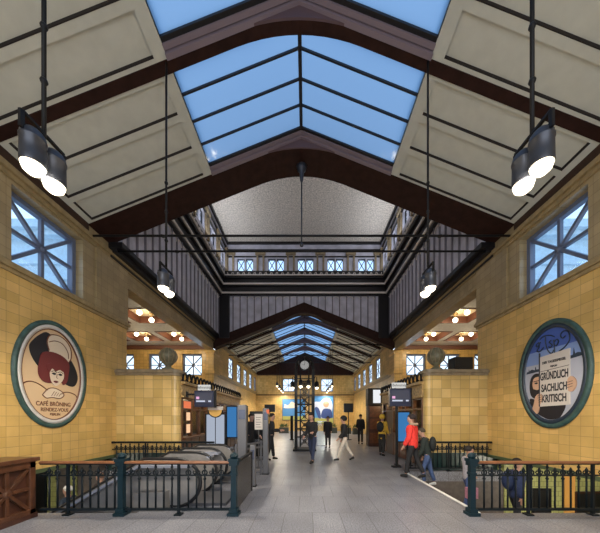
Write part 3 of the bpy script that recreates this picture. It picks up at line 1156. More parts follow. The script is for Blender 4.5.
# wooden panelled gate at the left edge
wg = thing('wooden_counter', 'low brown wooden counter with star shaped panel at the left edge', 'counter', (-4.49, 0, 0))
CY0_, CY1_ = 2.4, 4.60
b = MB()
b.box(-.5, -.04, CY0_, CY1_, 0.05, .95)
b.build('body', 'wood_dark', wg)
b = MB()
for y in (CY0_, CY1_ - .85 - .75, CY1_ - .85, CY1_ - .10): b.box(-.05, 0.02, y, y + .10, .05, .95)
for z in (.05, .84): b.box(-.05, 0.02, CY0_, CY1_, z, z + .11)
b.build('panel_frame', 'counter_wood', wg, bevel=.008)
b = MB()
b.box(-.55, .05, CY0_ - .03, CY1_ + .05, .95, 1.02)
b.build('worktop', 'counter_wood', wg, bevel=.012)
b = MB()
b.box(-.52, .03, CY0_ - .02, CY1_ + .02, 0, .08)
b.build('plinth', 'wood_dark', wg)
for (ya, yb) in ((CY0_ + .1, CY1_ - 1.6), (CY1_ - 1.5, CY1_ - .85), (CY1_ - .75, CY1_ - .1)):
    cy, cz = (ya + yb) / 2, .50
    b = MB()
    for (p, q) in (((ya, .16), (yb, .84)), ((ya, .84), (yb, .16)), ((ya, cz), (yb, cz)), ((cy, .16), (cy, .84))):
        b.bar((-.02, *p), (-.02, *q), .055, .05, up=(1, 0, 0))
    b.lathe([(.05, 0.0), (.07, .015), (.03, .03)], (-.005, cy, cz), 10, 'x')
    b.build('star_moulding', 'counter_wood', wg, bevel=.006)
b = MB()
b.box(-.5, -.04, CY1_, CY1_ + .02, .1, .92)
b.build('end_panel', 'counter_wood', wg)

# ------------------------------------------------------------------ escalators
def escalator(label, y0, y1):
    e_ = thing('escalator', label, 'escalator', (0, 0, 0), 0, 'escalators in the left stairwell')
    xe, xk = -1.95, -3.0          # rounded end, knee
    ang = math.tan(R(30))
    def z_at(x, h):
        return h if x > xk else h - (xk - x) * ang
    xs = [xk, -9.0]
    for y in (y0, y1):
        w = .045
        h0, h1 = 0.0, .86
        poly = []
        rr = (h1 - h0) / 2
        for k in range(13):
            a = -PI / 2 + PI * k / 12
            poly.append((xe - rr + rr * math.cos(a), h0 + rr + rr * math.sin(a)))
        poly += [(xk, h1), (-9.0, z_at(-9.0, h1)), (-9.0, z_at(-9.0, h0)), (xk, h0)]
        MB().prism(poly, 'y', y - w, y + w).build('balustrade', 'cladding', e_)
        pts = []
        for k in range(15):
            a = -PI / 2 + PI * k / 14
            pts.append((xe - rr + (rr + .03) * math.cos(a), y, h0 + rr + (rr + .03) * math.sin(a)))
        pts = [(xe - rr - .3, y, h0 + .02)] + pts + [(xk, y, h1 + .03), (-9.0, y, z_at(-9.0, h1 + .03))]
        MB().tube(pts, .033, 8).build('handrail', 'rubber', e_, True)
        d = MB()
        so = -1 if y == y0 else 1
        for (xa, xb) in ((xe - .55, xk), (xk, -9.0)):
            za, zb = z_at(xa, .30), z_at(xb, .30)
            ya, yb = sorted((y, y + so * .26))
            d.hexa([(xa, ya, za - 1.0), (xb, ya, zb - 1.0), (xb, yb, zb - 1.0), (xa, yb, za - 1.0), (xa, ya, za), (xb, ya, zb), (xb, yb, zb), (xa, yb, za)])
        d.build('outer_cladding', 'cladding', e_)
        d = MB()
        for (xa, xb) in ((xe - .12, xk), (xk, -9.0)):
            za, zb = z_at(xa, .80), z_at(xb, .80)
            ya, yb = sorted((y - so * .03, y + so * .24))
            d.hexa([(xa, ya, za - .05), (xb, ya, zb - .05), (xb, yb, zb - .05), (xa, yb, za - .05), (xa, ya, za), (xb, ya, zb), (xb, yb, zb), (xa, yb, za)])
        d.build('deck', 'deck', e_)
    s_ = MB()
    s_.box(xe - 1.0, xe + .5, y0 + .05, y1 - .05, -.04, .012)
    s_.build('landing_plate', 'steel_matte', e_)
    s_ = MB()
    for i in range(17):
        x = -2.95 - i * .36
        s_.box(x - .36, x, y0 + .05, y1 - .05, z_at(x - .2, -.0) - .35, z_at(x - .36, .0))
    s_.build('steps', 'step_grey', e_)
    return e_


escalator('steel escalator with black handrails right behind the front railing', 5.25, 6.20)
escalator('steel escalator with black handrails at the back of the well', 7.00, 7.90)
lp = MB().box(-2.95, LEFT_WELL[1], WELL0, WELL1, -.3, -.045)
struct(lp.build('floor_landing', 'floor_stone'))

# ------------------------------------------------------------------ tiled kiosk blocks and kiosks
KX = 4.0
BY = 8.70
for s, nm in ((-1, 'left'), (1, 'right')):
    # tile block, rounded at its hall corner
    r = .16
    x_out, x_in = s * (XW + .4), s * KX
    poly = [(x_out, BY)]
    for k in range(9):
        a = PI / 2 * k / 8
        poly.append((x_in + s * r - s * r * math.sin(a), BY + r - r * math.cos(a)))
    poly += [(x_in, BY + .24), (x_out, BY + .24)]
    bl = struct(MB().prism(poly, 'z', 0, 3.08).build('wall_block_' + nm, 'tile_front'))
    def offs(d):
        q = [(x_out, BY - d)]
        for k in range(9):
            a = PI / 2 * k / 8
            q.append((x_in + s * r - s * (r + d) * math.sin(a), BY + r - (r + d) * math.cos(a)))
        return q + [(x_in - s * d, BY + .24 + d), (x_out, BY + .24 + d)]
    c = MB()
    c.prism(offs(.05), 'z', 3.04, 3.12); c.prism(offs(.10), 'z', 3.12, 3.20); c.prism(offs(.04), 'z', 3.20, 3.24)
    struct(c.build('trim_block_' + nm, 'stone_trim'))
    gq = MB().prism(offs(.02), 'z', 0, .55)
    struct(gq.build('trim_dado_' + nm, 'dado_green'))
    # globe finial on the block
    g = thing('globe_finial', 'mottled stone globe finial on top of the %s tiled block' % nm, 'finial', (s * 4.43, BY + .24, 3.24))
    MB().lathe([(.20, 0), (.20, .05), (.11, .10), (.08, .16), (.15, .21), (.17, .24)], (0, 0, 0), 16).build('foot', 'urn_stone', g, True)
    MB().sphere((0, 0, .47), .275, 18, 12).build('globe', 'urn_stone', g, True)
    bd = MB()
    for k in range(6):
        a = PI * k / 6
        pts = [(.278 * math.cos(a) * math.cos(t), .278 * math.sin(a) * math.cos(t), .47 + .278 * math.sin(t)) for t in [2 * PI * q / 20 for q in range(20)]]
        bd.tube(pts, .012, 5, closed=True)
    bd.build('ribs', 'stone_trim', g, True)

    # kiosk with wooden shop front facing the hall
    k_ = thing('kiosk', 'wooden kiosk with carved gold fascia along the %s side of the hall' % nm, 'kiosk', (s * KX, BY + .24, 0), 0, 'station kiosks')
    KL = 7.75 if s < 0 else 4.6
    def kb(mb, d0, d1, y0, y1, z0, z1):      # d = depth away from the hall
        mb.box(s * d0, s * d1, y0, y1, z0, z1)
    b = MB()
    kb(b, 1.6, 1.7, 0, KL, 0, 2.9); kb(b, .0, 1.7, KL - .1, KL, 0, 2.9)
    kb(b, 0, 1.7, 0, KL, 2.85, 2.95)
    b.build('carcass', 'wood_dark', k_)
    b = MB()
    kb(b, 0, .12, 0, 3.0, 0.05, .95); kb(b, 0, .12, 4.1, KL, .05, .95)
    b.build('lower_panel', 'wood', k_)
    b = MB(); kb(b, -.12, .3, 0.05, 3.0, .95, 1.02); kb(b, -.12, .3, 4.1, KL, .95, 1.02)
    b.build('counter_top', 'wood', k_, bevel=.01)
    b = MB()
    for y in [q for q in (0, .75, 1.5, 2.25, 3.0, 4.0, 4.9, 5.8, 6.7) if q < KL - .3] + [KL - .1]: kb(b, -.02, .1, y, y + .09, .05, 2.35)
    for z in (1.95, 2.3): kb(b, -.01, .09, 0, KL, z, z + .06)
    b.build('shop_frame', 'wood', k_)
    b = MB(); kb(b, .05, .055, 0.09, 3.0, 1.05, 1.92)
    b.build('pane', 'clear_glass', k_)
    b = MB(); kb(b, .0, .06, 3.12, 3.96, .02, 2.0)
    dd = b.build('door', 'wood_dark', k_)
    hb = MB(); hb.tube([(-s * .06, 3.25, .95), (-s * .06, 3.25, 1.2)], .015, 6); hb.box(-s * .07, s * .02, 3.235, 3.265, .95, .97)
    hb.build('door_handle', 'gold_carved', dd)
    b = MB()
    kb(b, -.10, .12, -.05, KL + .05, 2.35, 2.42); kb(b, -.05, .12, -.05, KL + .05, 2.42, 2.78); kb(b, -.16, .12, -.05, KL + .08, 2.78, 2.88)
    b.build('fascia', 'gold_carved', k_, bevel=.01)
    b = MB()
    y = .1
    while y < KL:
        b.tube([(-s * .08, y + .16 * math.cos(a), 2.88 + .30 * math.sin(a)) for a in [PI * q / 8 for q in range(9)]], .032, 6)
        b.tube([(-s * .08, y, 2.88), (-s * .16, y, 3.0), (-s * .10, y, 3.14), (-s * .04, y, 3.1)], .022, 5)
        y += .34
    b.build('cresting', 'black_metal', k_, True)
    b = MB()
    for z in (1.3, 1.65, 2.0): kb(b, 1.25, 1.6, .1, 3.0, z, z + .03)
    b.build('shelf', 'wood', k_)
    lt_ = bpy.data.lights.new('kiosk_light', 'POINT'); lt_.energy = 70; lt_.color = (1, .72, .40); lt_.shadow_soft_size = .1
    lo = bpy.data.objects.new('kiosk_light', lt_); COL.objects.link(lo); lo.parent = k_; lo.location = (s * .9, 1.5, 2.55)
    lt_ = bpy.data.lights.new('kiosk_light', 'POINT'); lt_.energy = 45; lt_.color = (1, .72, .40); lt_.shadow_soft_size = .1
    lo = bpy.data.objects.new('kiosk_light', lt_); COL.objects.link(lo); lo.parent = k_; lo.location = (s * .9, 4.9, 2.55)
    # packages on the shelves
    pk = None
    for zi, z in enumerate((1.33, 1.68, 2.03)):
        for yi in range(7):
            yy = BY + .24 + .3 + yi * .38
            lab = 'small carton on the shelves inside the %s kiosk' % nm
            mt = ['art_cream', 'white', 'orange_wall', 'art_maroon'][(zi * 3 + yi) % 4]
            w, h = .10 + .03 * ((yi * 7 + zi) % 3), .16 + .04 * ((yi + zi) % 3)
            q = MB().box(-.08, .08, -w, w, 0, h).build('carton', mt)
            q.location = (s * (KX + 1.42), yy, z)
            tag(q, lab, 'carton', 'cartons in the %s kiosk' % nm)

# backlit display panels on the kiosk fronts
def lit_panel(label, x, y, z, w, h, mat, s):
    t = thing('display_panel', label, 'display panel', (x, y, z))
    MB().box(-.02, .02, -w / 2, w / 2, -h / 2, h / 2).build('case', 'wood_dark', t)
    MB().box(-s * .021, -s * .03, -w / 2 + .03, w / 2 - .03, -h / 2 + .03, h / 2 - .03).build('lit_face', mat, t)


lit_panel('backlit red menu panel in the window of the left kiosk, topmost', -KX + .0, 9.35, 2.12, .62, .30, 'backlit_red', -1)
lit_panel('backlit warm display panel in the left kiosk, below the red one', -KX + .0, 9.42, 1.72, .34, .34, 'backlit_warm', -1)
lit_panel('backlit warm display panel in the left kiosk just above the counter', -KX + .0, 9.42, 1.30, .34, .36, 'backlit_warm', -1)

# black loudspeaker box on the right block
bx = thing('loudspeaker', 'black box loudspeaker lying on top of the right tiled block', 'loudspeaker', (5.22, BY + .2, 3.24))
MB().box(-.31, .31, -.18, .2, 0.02, .40).build('case', 'black_metal', bx, bevel=.015)
MB().box(-.28, .28, -.195, -.178, .05, .37).build('front_cloth', 'poster_black', bx)
MB().box(-.25, .25, -.12, .12, 0, .02).build('foot', 'rubber', bx)

# ------------------------------------------------------------------ oval wall pictures
def smooth_poly(pts, n=6):
    out = []
    m = len(pts)
    for i in range(m):
        p0, p1, p2, p3 = [Vector(pts[(i + k - 1) % m]) for k in range(4)]
        for j in range(n):
            t = j / n
            out.append(tuple(0.5 * ((2 * p1) + (p2 - p0) * t + (2 * p0 - 5 * p1 + 4 * p2 - p3) * t * t + (3 * p1 - p0 - 3 * p2 + p3) * t ** 3)))
    return out


def ell(a, b, n=64, cx=0, cy=0):
    return [(cx + a * math.cos(2 * PI * k / n), cy + b * math.sin(2 * PI * k / n)) for k in range(n)]


def ring_mesh(a0, b0, a1, b1, z0, z1, n=64):
    mb = MB()
    o_, i_ = ell(a1, b1, n), ell(a0, b0, n)
    vs = [(*p, z0) for p in i_] + [(*p, z0) for p in o_] + [(*p, z1) for p in i_] + [(*p, z1) for p in o_]
    fs = []
    for k in range(n):
        l = (k + 1) % n
        fs += [(2 * n + k, 2 * n + l, 3 * n + l, 3 * n + k), (n + k, n + l, 3 * n + l, 3 * n + k), (k, l, 2 * n + l, 2 * n + k)]
    return mb.add(vs, fs)


def plaque(name, label, s):
    r = thing(name, label, 'wall picture')
    u = Vector((0, -s, 0)); v = Vector((0, 0, 1)); w = Vector((-s, 0, 0))
    m = Matrix((u, v, w)).transposed().to_4x4()
    m.translation = (s * (XW - .001), 6.52 if s < 0 else 6.42, 2.72)
    r.matrix_world = m
    return r


def flat(parent, name, pts, mat, z0, z1=None, sm=True, n=5):
    if sm: pts = smooth_poly(pts, n)
    return MB().prism(pts, 'z', 0.012, z0).build(name, mat, parent)


def clip_ell(pts, a, b):
    out = []
    for (x, y) in pts:
        q = math.hypot(x / a, y / b)
        out.append((x / q, y / q) if q > 1 else (x, y))
    return out


def line(parent, name, pts, r, mat, z):
    MB().tube([(x, y, z) for x, y in pts], r, 5).build(name, mat, parent)


def curve(pts, n=8):
    out = []
    m = len(pts)
    for i in range(m - 1):
        p0, p1, p2, p3 = Vector(pts[max(i - 1, 0)]), Vector(pts[i]), Vector(pts[i + 1]), Vector(pts[min(i + 2, m - 1)])
        for j in range(n):
            t = j / n
            out.append(tuple(0.5 * ((2 * p1) + (p2 - p0) * t + (2 * p0 - 5 * p1 + 4 * p2 - p3) * t * t + (3 * p1 - p0 - 3 * p2 + p3) * t ** 3)))
    out.append(tuple(pts[-1]))
    return out


def lettering(parent, body, x, y, size, mat, z, sx=1.0, rot=0.0):
    o = link_mesh('lettering', text_mesh(body, size, mat, sx=sx, bold=.008 if size > .2 else .003), parent, (x, y, z))
    o.rotation_euler.z = rot
    return o


# left: lady with a large hat
pl = plaque('wall_picture', 'oval picture of a woman in a large black hat on the left wall', -1)
ring_mesh(.85, 1.18, .94, 1.28, 0, .05).build('border', 'oval_green', pl, True)
ring_mesh(.77, 1.09, .85, 1.18, 0, .045).build('inner_border', 'oval_white', pl, True)
ring_mesh(.75, 1.07, .772, 1.092, 0, .043).build('outline', 'art_brown', pl, True)
MB().prism(ell(.77, 1.09), 'z', 0, .012).build('ground', 'art_cream', pl)


def ZL(x, y): return ((x - 210) / 150 * .95, (262 - y) / 225 * 1.29)


flat(pl, 'hat', clip_ell([ZL(*p) for p in [(122, 112), (150, 86), (185, 92), (225, 120), (270, 165), (305, 215), (318, 262), (300, 300), (262, 296), (215, 260), (165, 250), (130, 210), (112, 160)]], .69, 1.0), 'art_black', .020)
flat(pl, 'plume', [ZL(*p) for p in [(195, 100), (230, 92), (262, 105), (282, 135), (284, 175), (262, 205), (235, 190), (205, 190), (190, 165), (182, 130)]], 'art_pale', .026)
line(pl, 'plume_outline', curve([ZL(*p) for p in [(190, 165), (182, 130), (195, 100), (230, 92), (262, 105), (282, 135), (284, 175), (270, 200)]]), .012, 'art_brown', .028)
line(pl, 'plume_fold', curve([ZL(*p) for p in [(190, 130), (215, 118), (245, 122), (268, 150), (272, 180)]]), .009, 'art_brown', .028)
flat(pl, 'hair', [ZL(*p) for p in [(165, 180), (205, 168), (250, 178), (275, 205), (272, 250), (265, 285), (250, 300), (240, 292), (190, 300), (165, 292), (150, 265), (152, 220)]], 'art_maroon', .032)
flat(pl, 'face', [ZL(*p) for p in [(195, 242), (220, 234), (245, 240), (250, 265), (240, 288), (218, 308), (200, 296), (192, 270)]], 'art_pale', .038)
flat(pl, 'fringe', [ZL(*p) for p in [(180, 225), (215, 212), (255, 222), (252, 245), (232, 238), (215, 246), (200, 238), (188, 256)]], 'art_maroon', .042)
for (x, y) in ((208, 258), (234, 258)):
    flat(pl, 'eye', [ZL(*p) for p in [(x - 9, y), (x, y - 5), (x + 9, y), (x, y + 5)]], 'art_black', .043)
    line(pl, 'eyebrow', curve([ZL(*p) for p in [(x - 11, y - 7), (x, y - 12), (x + 11, y - 7)]]), .008, 'art_black', .042)
line(pl, 'nose', curve([ZL(*p) for p in [(221, 258), (218, 272), (223, 276)]]), .006, 'art_brown', .041)
flat(pl, 'mouth', [ZL(*p) for p in [(205, 290), (215, 286), (226, 290), (215, 296)]], 'art_maroon', .043)
line(pl, 'shoulder_line', curve([ZL(*p) for p in [(92, 325), (105, 308), (130, 302), (160, 312), (185, 330)]]), .013, 'art_brown', .016)
line(pl, 'shoulder_line', curve([ZL(*p) for p in [(318, 380), (312, 345), (290, 332), (262, 330), (238, 342)]]), .013, 'art_brown', .016)
flat(pl, 'hands', [ZL(*p) for p in [(165, 350), (185, 325), (210, 318), (240, 328), (252, 345), (235, 360), (205, 358), (180, 362)]], 'art_pale', .022)
line(pl, 'hands_outline', curve([ZL(*p) for p in [(165, 350), (185, 325), (210, 318), (240, 328), (252, 345), (235, 360), (205, 358), (180, 362), (165, 350)]]), .011, 'art_brown', .024)
for k in range(4):
    line(pl, 'finger_line', [ZL(212 + 9 * k, 332 + 2 * k), ZL(200 + 10 * k, 352)], .006, 'art_brown', .024)
lettering(pl, 'CAFÉ BRÖNING', 0.02, ZL(0, 386)[1], .14, 'art_brown', .016, .9)
lettering(pl, 'RENDEZ-VOUS', 0.04, ZL(0, 410)[1], .12, 'art_brown', .016, .9)
lettering(pl, 'BERLIN', 0.04, ZL(0, 429)[1], .085, 'art_brown', .016)

# right: bearded man with a newspaper sheet
pr = plaque('wall_picture', 'oval picture of a bearded man with a lettered sheet on the right wall', 1)
ring_mesh(.845, 1.18, .95, 1.29, 0, .05).build('border', 'oval_green', pr, True)
ring_mesh(.77, 1.09, .845, 1.18, 0, .045).build('inner_border', 'oval_dark', pr, True)


def band(a, b, y0, y1, n=20):
    pts = []
    for k in range(n + 1):
        y = y0 + (y1 - y0) * k / n
        pts.append((a * math.sqrt(max(0, 1 - (y / b) ** 2)), y))
    return pts + [(-x, y) for x, y in reversed(pts)]


MB().prism(band(.78, 1.10, .62, 1.099), 'z', 0, .012).build('upper_sky', 'art_blue', pr)
MB().prism(band(.78, 1.10, .30, .62), 'z', 0, .012).build('lower_sky', 'art_lightblue', pr)
MB().prism(band(.78, 1.10, -1.099, .30), 'z', 0, .012).build('ground', 'art_grey', pr)


def ZR(x, y): return ((x - 176) / 140 * .92, (257 - y) / 220 * 1.28)


sk = []
xs_ = [60, 75, 78, 92, 95, 104, 107, 110, 125, 128, 140]
for i, x in enumerate(xs_): sk.append((x, 228 - (12 if i % 3 == 1 else 4) - (x - 60) * .0))
flat(pr, 'skyline', [ZR(*p) for p in [(66, 240), (140, 236), (140, 226), (128, 226), (126, 210), (124, 226), (112, 226), (110, 214), (108, 214), (106, 228), (92, 222), (80, 228), (78, 218), (76, 230), (68, 230)]], 'oval_dark', .018, sm=False)
flat(pr, 'skyline', [ZR(*p) for p in [(240, 212), (306, 205), (303, 192), (296, 196), (292, 188), (284, 196), (270, 192), (262, 196), (258, 172), (255, 198), (240, 200)]], 'oval_dark', .018, sm=False)
flat(pr, 'coat', clip_ell([ZR(*p) for p in [(70, 380), (85, 350), (110, 360), (130, 385), (225, 380), (215, 425), (200, 455), (160, 470), (110, 450), (80, 420)]], .76, 1.08), 'art_black', .018)
flat(pr, 'hair', [ZR(*p) for p in [(82, 300), (88, 262), (105, 245), (128, 248), (138, 270), (136, 330), (125, 348), (105, 352), (88, 335)]], 'art_black', .022)
flat(pr, 'face', [ZR(*p) for p in [(97, 282), (106, 262), (132, 262), (138, 295), (134, 318), (112, 322), (99, 305)]], 'art_skin', .026)
flat(pr, 'beard', [ZR(*p) for p in [(100, 312), (118, 316), (136, 312), (136, 340), (122, 350), (104, 345)]], 'art_black', .03)
flat(pr, 'eye', [ZR(*p) for p in [(106, 286), (114, 282), (122, 286), (114, 290)]], 'art_black', .031)
line(pr, 'eyebrow', [ZR(102, 278), ZR(125, 276)], .010, 'art_black', .03)
flat(pr, 'sheet', [ZR(*p) for p in [(130, 178), (247, 170), (247, 385), (130, 388)]], 'art_paper', .034, sm=False)
line(pr, 'sheet_rule', [ZR(133, 240), ZR(245, 234)], .006, 'art_black', .035)
line(pr, 'sheet_edge', [ZR(130, 160), ZR(130, 388)], .016, 'art_black', .035)
flat(pr, 'hand', [ZR(*p) for p in [(105, 375), (112, 345), (128, 332), (142, 340), (140, 365), (130, 385), (122, 415), (102, 425), (98, 400)]], 'art_skin', .040)
for k in range(4): line(pr, 'finger_line', [ZR(121 + 2 * k, 342 + 9 * k), ZR(142, 338 + 9 * k)], .006, 'art_black', .042)
flat(pr, 'hand', [ZR(*p) for p in [(240, 290), (252, 278), (266, 292), (268, 315), (256, 335), (242, 330)]], 'art_skin', .040)
for k in range(3): line(pr, 'finger_line', [ZR(240, 300 + 10 * k), ZR(258, 296 + 10 * k)], .006, 'art_black', .042)
for (tx, y, sz, sx) in (('DER TAGESSPIEGEL', 206, .083, .86), ('BERLIN', 226, .055, 1.0), ('GRÜNDLICH', 264, .25, .50), ('SACHLICH', 313, .25, .56), ('KRITISCH', 357, .25, .60)):
    lettering(pr, tx, ZR(188, 0)[0], ZR(0, y)[1], sz, 'art_black', .035, sx)
# script monogram
for pts in ([(132, 112), (120, 128), (112, 122), (122, 112), (126, 130), (116, 146), (128, 152), (146, 138)],
            [(128, 100), (145, 92), (170, 96), (188, 108)],
            [(152, 96), (154, 125), (160, 150), (170, 168), (180, 172), (186, 160)],
            [(176, 118), (168, 124), (174, 132), (180, 140), (172, 148), (166, 142)],
            [(186, 120), (189, 160), (190, 192)],
            [(187, 130), (198, 122), (204, 134), (196, 146), (188, 142)],
            [(206, 172), (228, 160), (244, 138), (240, 108), (224, 98), (212, 108), (218, 124), (230, 118)]):
    line(pr, 'script_monogram', curve([ZR(*p) for p in pts], 6), .014, 'oval_dark', .018)

# ------------------------------------------------------------------ pendant lamps
def bell_lamp(label, loc, rod, group, power=1.0):
    """two bell shades side by side in a yoke on a long rod; local origin at the lens level"""
    t = thing('pendant_lamp', label, 'pendant lamp', loc, 0, group)
    b = MB()
    b.tube([(0, 0, .38), (0, 0, rod)], .020, 8)
    for k in range(3): b.sphere((0, 0, .95 + k * .55), .034, 8, 6)
    b.build('rod', 'black_metal', t, True)
    b = MB()
    b.bar((0, -.215, .26), (0, -.215, .42), .025, .04); b.bar((0, .215, .26), (0, .215, .42), .025, .04)
    b.bar((0, -.22, .42), (0, .22, .42), .03, .025)
    b.bar((0, -.21, .30), (0, .21, .30), .025, .025)
    b.build('yoke', 'black_metal', t)
    for y in (-.108, .108):
        h = MB().lathe([(.096, 0.0), (.102, .015), (.101, .08), (.098, .23), (.105, .235), (.105, .255), (.098, .26), (.096, .29), (.076, .32), (.05, .345), (.02, .35)], (0, y, 0), 20)
        ho = h.build('housing', 'lamp_grey', t, True)
        ln = MB().lathe([(.005, -.085), (.045, -.075), (.08, -.045), (.0945, .0), (.085, .01)], (0, y, 0), 20)
        ln.build('lens', 'lamp_glow', ho, True)
    d = bpy.data.lights.new('bell_light', 'SPOT')
    d.energy = BELL_W * 2 * power; d.color = (1.0, .89, .72); d.shadow_soft_size = .12; d.spot_size = R(165); d.spot_blend = .35
    o = bpy.data.objects.new('bell_light', d); COL.objects.link(o); o.parent = t; o.location = (0, 0, -.12)
    d = bpy.data.lights.new('bell_glow', 'POINT')
    d.energy = BELL_W * .3 * power; d.color = (1.0, .89, .72); d.shadow_soft_size = .12
    o = bpy.data.objects.new('bell_glow', d); COL.objects.link(o); o.parent = t; o.location = (0, 0, -.14)
    return t


LG = 'double bell lamps hanging in the hall'
LZ0 = 4.12
proto = bell_lamp('grey double bell lamp on a long rod, nearest on the left', (-2.50, 2.71, LZ0), SKZ - LZ0, LG)
dup(proto, (2.40, 2.71, LZ0), label='grey double bell lamp on a long rod, nearest on the right')
dup(proto, (-2.54, 5.16, LZ0), label='grey double bell lamp hung from the second roof beam, left side')
dup(proto, (2.46, 5.16, LZ0), label='grey double bell lamp hung from the second roof beam, right side')
fl_ = bell_lamp('small double bell lamp in the far hall, left row, first from the camera', (-2.6, 25.5, 4.62), SKZ - 4.62, 'bell lamps in the far hall', .75)
k = 0
names = ['first', 'second', 'third', 'last']
for s, sd in ((-1, 'left'), (1, 'right')):
    for i, y in enumerate((25.5, 27.6, 29.7, 31.8)):
        if s < 0 and i == 0: continue
        dup(fl_, (s * 2.6, y, 4.62), label='small double bell lamp in the far hall, %s row, %s from the camera' % (sd, names[i]))

# ------------------------------------------------------------------ clock tower
ct = thing('clock_tower', 'black iron lattice clock tower with round white clock', 'clock', (0.06, 13.9, 0))
MB().box(-.58, .58, -.58, .58, 0, .10).build('base', 'black_metal', ct, bevel=.02)
hwid = .44
for sx in (-1, 1):
    for sy in (-1, 1):
        MB().box(sx * hwid - .06, sx * hwid + .06, sy * hwid - .06, sy * hwid + .06, .1, 4.1).build('column', 'black_metal', ct)
for k in range(4):
    b = MB()
    c, s_ = math.cos(k * PI / 2), math.sin(k * PI / 2)
    def q(u, v, w): return (u * c - v * s_, u * s_ + v * c, w)
    for i in range(8):
        z0, z1 = .25 + i * .42, .25 + (i + 1) * .42
        b.bar(q(-.22, -hwid, z0), q(.22, -hwid, z1), .055, .03); b.bar(q(.22, -hwid, z0), q(-.22, -hwid, z1), .055, .03)
        b.bar(q(-hwid, -hwid, z1), q(hwid, -hwid, z1), .04, .04)
        b.torus(q(0, -hwid, (z0 + z1) / 2), .07, .016, 'y' if k % 2 == 0 else 'x', 10, 5)
    for u in (-.22, .22): b.bar(q(u, -hwid, .2), q(u, -hwid, 3.7), .06, .03)
    b.build('lattice', 'black_metal', ct)
for sy in (-1, 1):
    b = MB()
    b.tube([(-hwid, sy * hwid, 3.9)] + [(hwid * math.cos(a) * -1, sy * hwid, 4.15 + .62 * math.sin(a)) for a in [PI * k / 12 for k in range(13)]] + [(hwid, sy * hwid, 3.9)], .05, 8)
    b.tube([(-.22, sy * hwid, 3.7)] + [(.22 * math.cos(a) * -1, sy * hwid, 4.15 + .5 * math.sin(a)) for a in [PI * k / 12 for k in range(13)]] + [(.22, sy * hwid, 3.7)], .03, 8)
    b.build('arch', 'black_metal', ct, True)
b = MB()
for x in (-.3, .3): b.bar((x, -hwid, 4.5), (x, hwid, 4.5), .04, .04)
b.bar((0, -hwid, 4.76), (0, hwid, 4.76), .06, .06)
b.lathe([(.05, 4.76), (.08, 4.84), (.03, 4.92), (.005, 5.02)], (0, 0, 0), 10)
b.build('crown', 'black_metal', ct)
ck_ = MB().lathe([(.26, -.52), (.26, -.40), (.20, -.38)], (0, 0, 4.27), 24, 'y').build('clock_case', 'black_metal', ct, True)
MB().lathe([(.215, -.535), (.215, -.52)], (0, 0, 4.27), 24, 'y').build('dial', 'clock_face', ck_)
b = MB()
for k in range(12):
    a = 2 * PI * k / 12
    b.bar((.16 * math.cos(a), -.54, 4.27 + .16 * math.sin(a)), (.20 * math.cos(a), -.54, 4.27 + .20 * math.sin(a)), .018, .01)
b.bar((0, -.545, 4.27), (.02, -.545, 4.43), .02, .01); b.bar((0, -.545, 4.27), (-.11, -.545, 4.30), .024, .01)
b.build('hands_and_marks', 'black_metal', ck_)
for (x, y) in ((-.62, -.05), (.62, -.05), (-.19, -.62), (.19, -.62)):
    a = MB()
    if abs(x) > .5: a.tube(curve([(0.44 * x / abs(x), y, 3.55), (.60 * x / abs(x), y, 3.78), (x, y, 3.72), (x, y, 3.58)]) if False else [(.44 * x / abs(x), y, 3.55), (.55 * x / abs(x), y, 3.78), (x, y, 3.74), (x, y, 3.5)], .02, 6)
    else: a.tube([(x, -.44, 3.55), (x, -.55, 3.78), (x, y, 3.74), (x, y, 3.5)], .02, 6)
    arm = a.build('lamp_arm', 'black_metal', ct, True)
    MB().lathe([(.10, 3.22), (.11, 3.35), (.10, 3.48), (.03, 3.55)], (x, y, 0), 12).build('shade', 'black_metal', arm, True)
    g = MB().sphere((x, y, 3.20), .08, 12, 8).build('globe', 'globe_glow', ct, True)
    light_child('tower_light', ct, (x * 1.25, y * 1.25, 3.0), 12)

# ------------------------------------------------------------------ billboard on the end wall
bb = thing('billboard', 'wide blue billboard with white lettering on the end wall', 'billboard', (-1.35, END - .1, 2.55))
MB().box(-1.42, 1.42, -.05, .05, -1.25, 1.35).build('frame', 'steel_matte', bb)
MB().box(-1.36, 1.36, -.07, -.05, -.75, 1.28).build('picture', 'billboard_blue', bb)
MB().box(-1.36, 1.36, -.07, -.05, -1.2, -.75).build('meadow', 'billboard_green', bb)
MB().prism(smooth_poly([(-1.2, .25), (-1.0, .55), (-.6, .65), (-.3, 1.0), (.1, .85), (.5, .6), (.45, .3), (-.3, .22)]), 'y', -.085, -.07).build('white_shape', 'art_pale', bb)
o = link_mesh('lettering', text_mesh('Berlin', .62, 'white'), bb, (-.45, -.095, .45)); o.rotation_euler.x = PI / 2
b2 = thing('billboard', 'blue billboard showing a person in a white top on the end wall', 'billboard', (2.15, END - .1, 2.6))
MB().box(-1.35, 1.35, -.05, .05, -1.7, 1.7).build('frame', 'steel_matte', b2)
MB().box(-1.3, 1.3, -.07, -.05, -1.0, 1.65).build('picture', 'billboard_blue', b2)
MB().box(-1.3, 1.3, -.07, -.05, -1.65, -1.0).build('meadow', 'billboard_green', b2)
MB().prism(smooth_poly([(-.35, -1.0), (-.5, -.3), (-1.0, .15), (-1.25, .55), (-.9, .95), (-.3, .95), (.0, 1.25), (.5, 1.4), (.95, 1.2), (1.2, .6), (1.15, -.2), (1.0, -1.0)]), 'y', -.085, -.07).build('shirt', 'poster_pale', b2)
MB().prism(smooth_poly([(-.5, -1.0), (-.75, -.4), (-.95, .2), (-.65, .3), (-.35, -.1), (-.2, -1.0)]), 'y', -.095, -.085).build('sleeve', 'billboard_navy', b2)
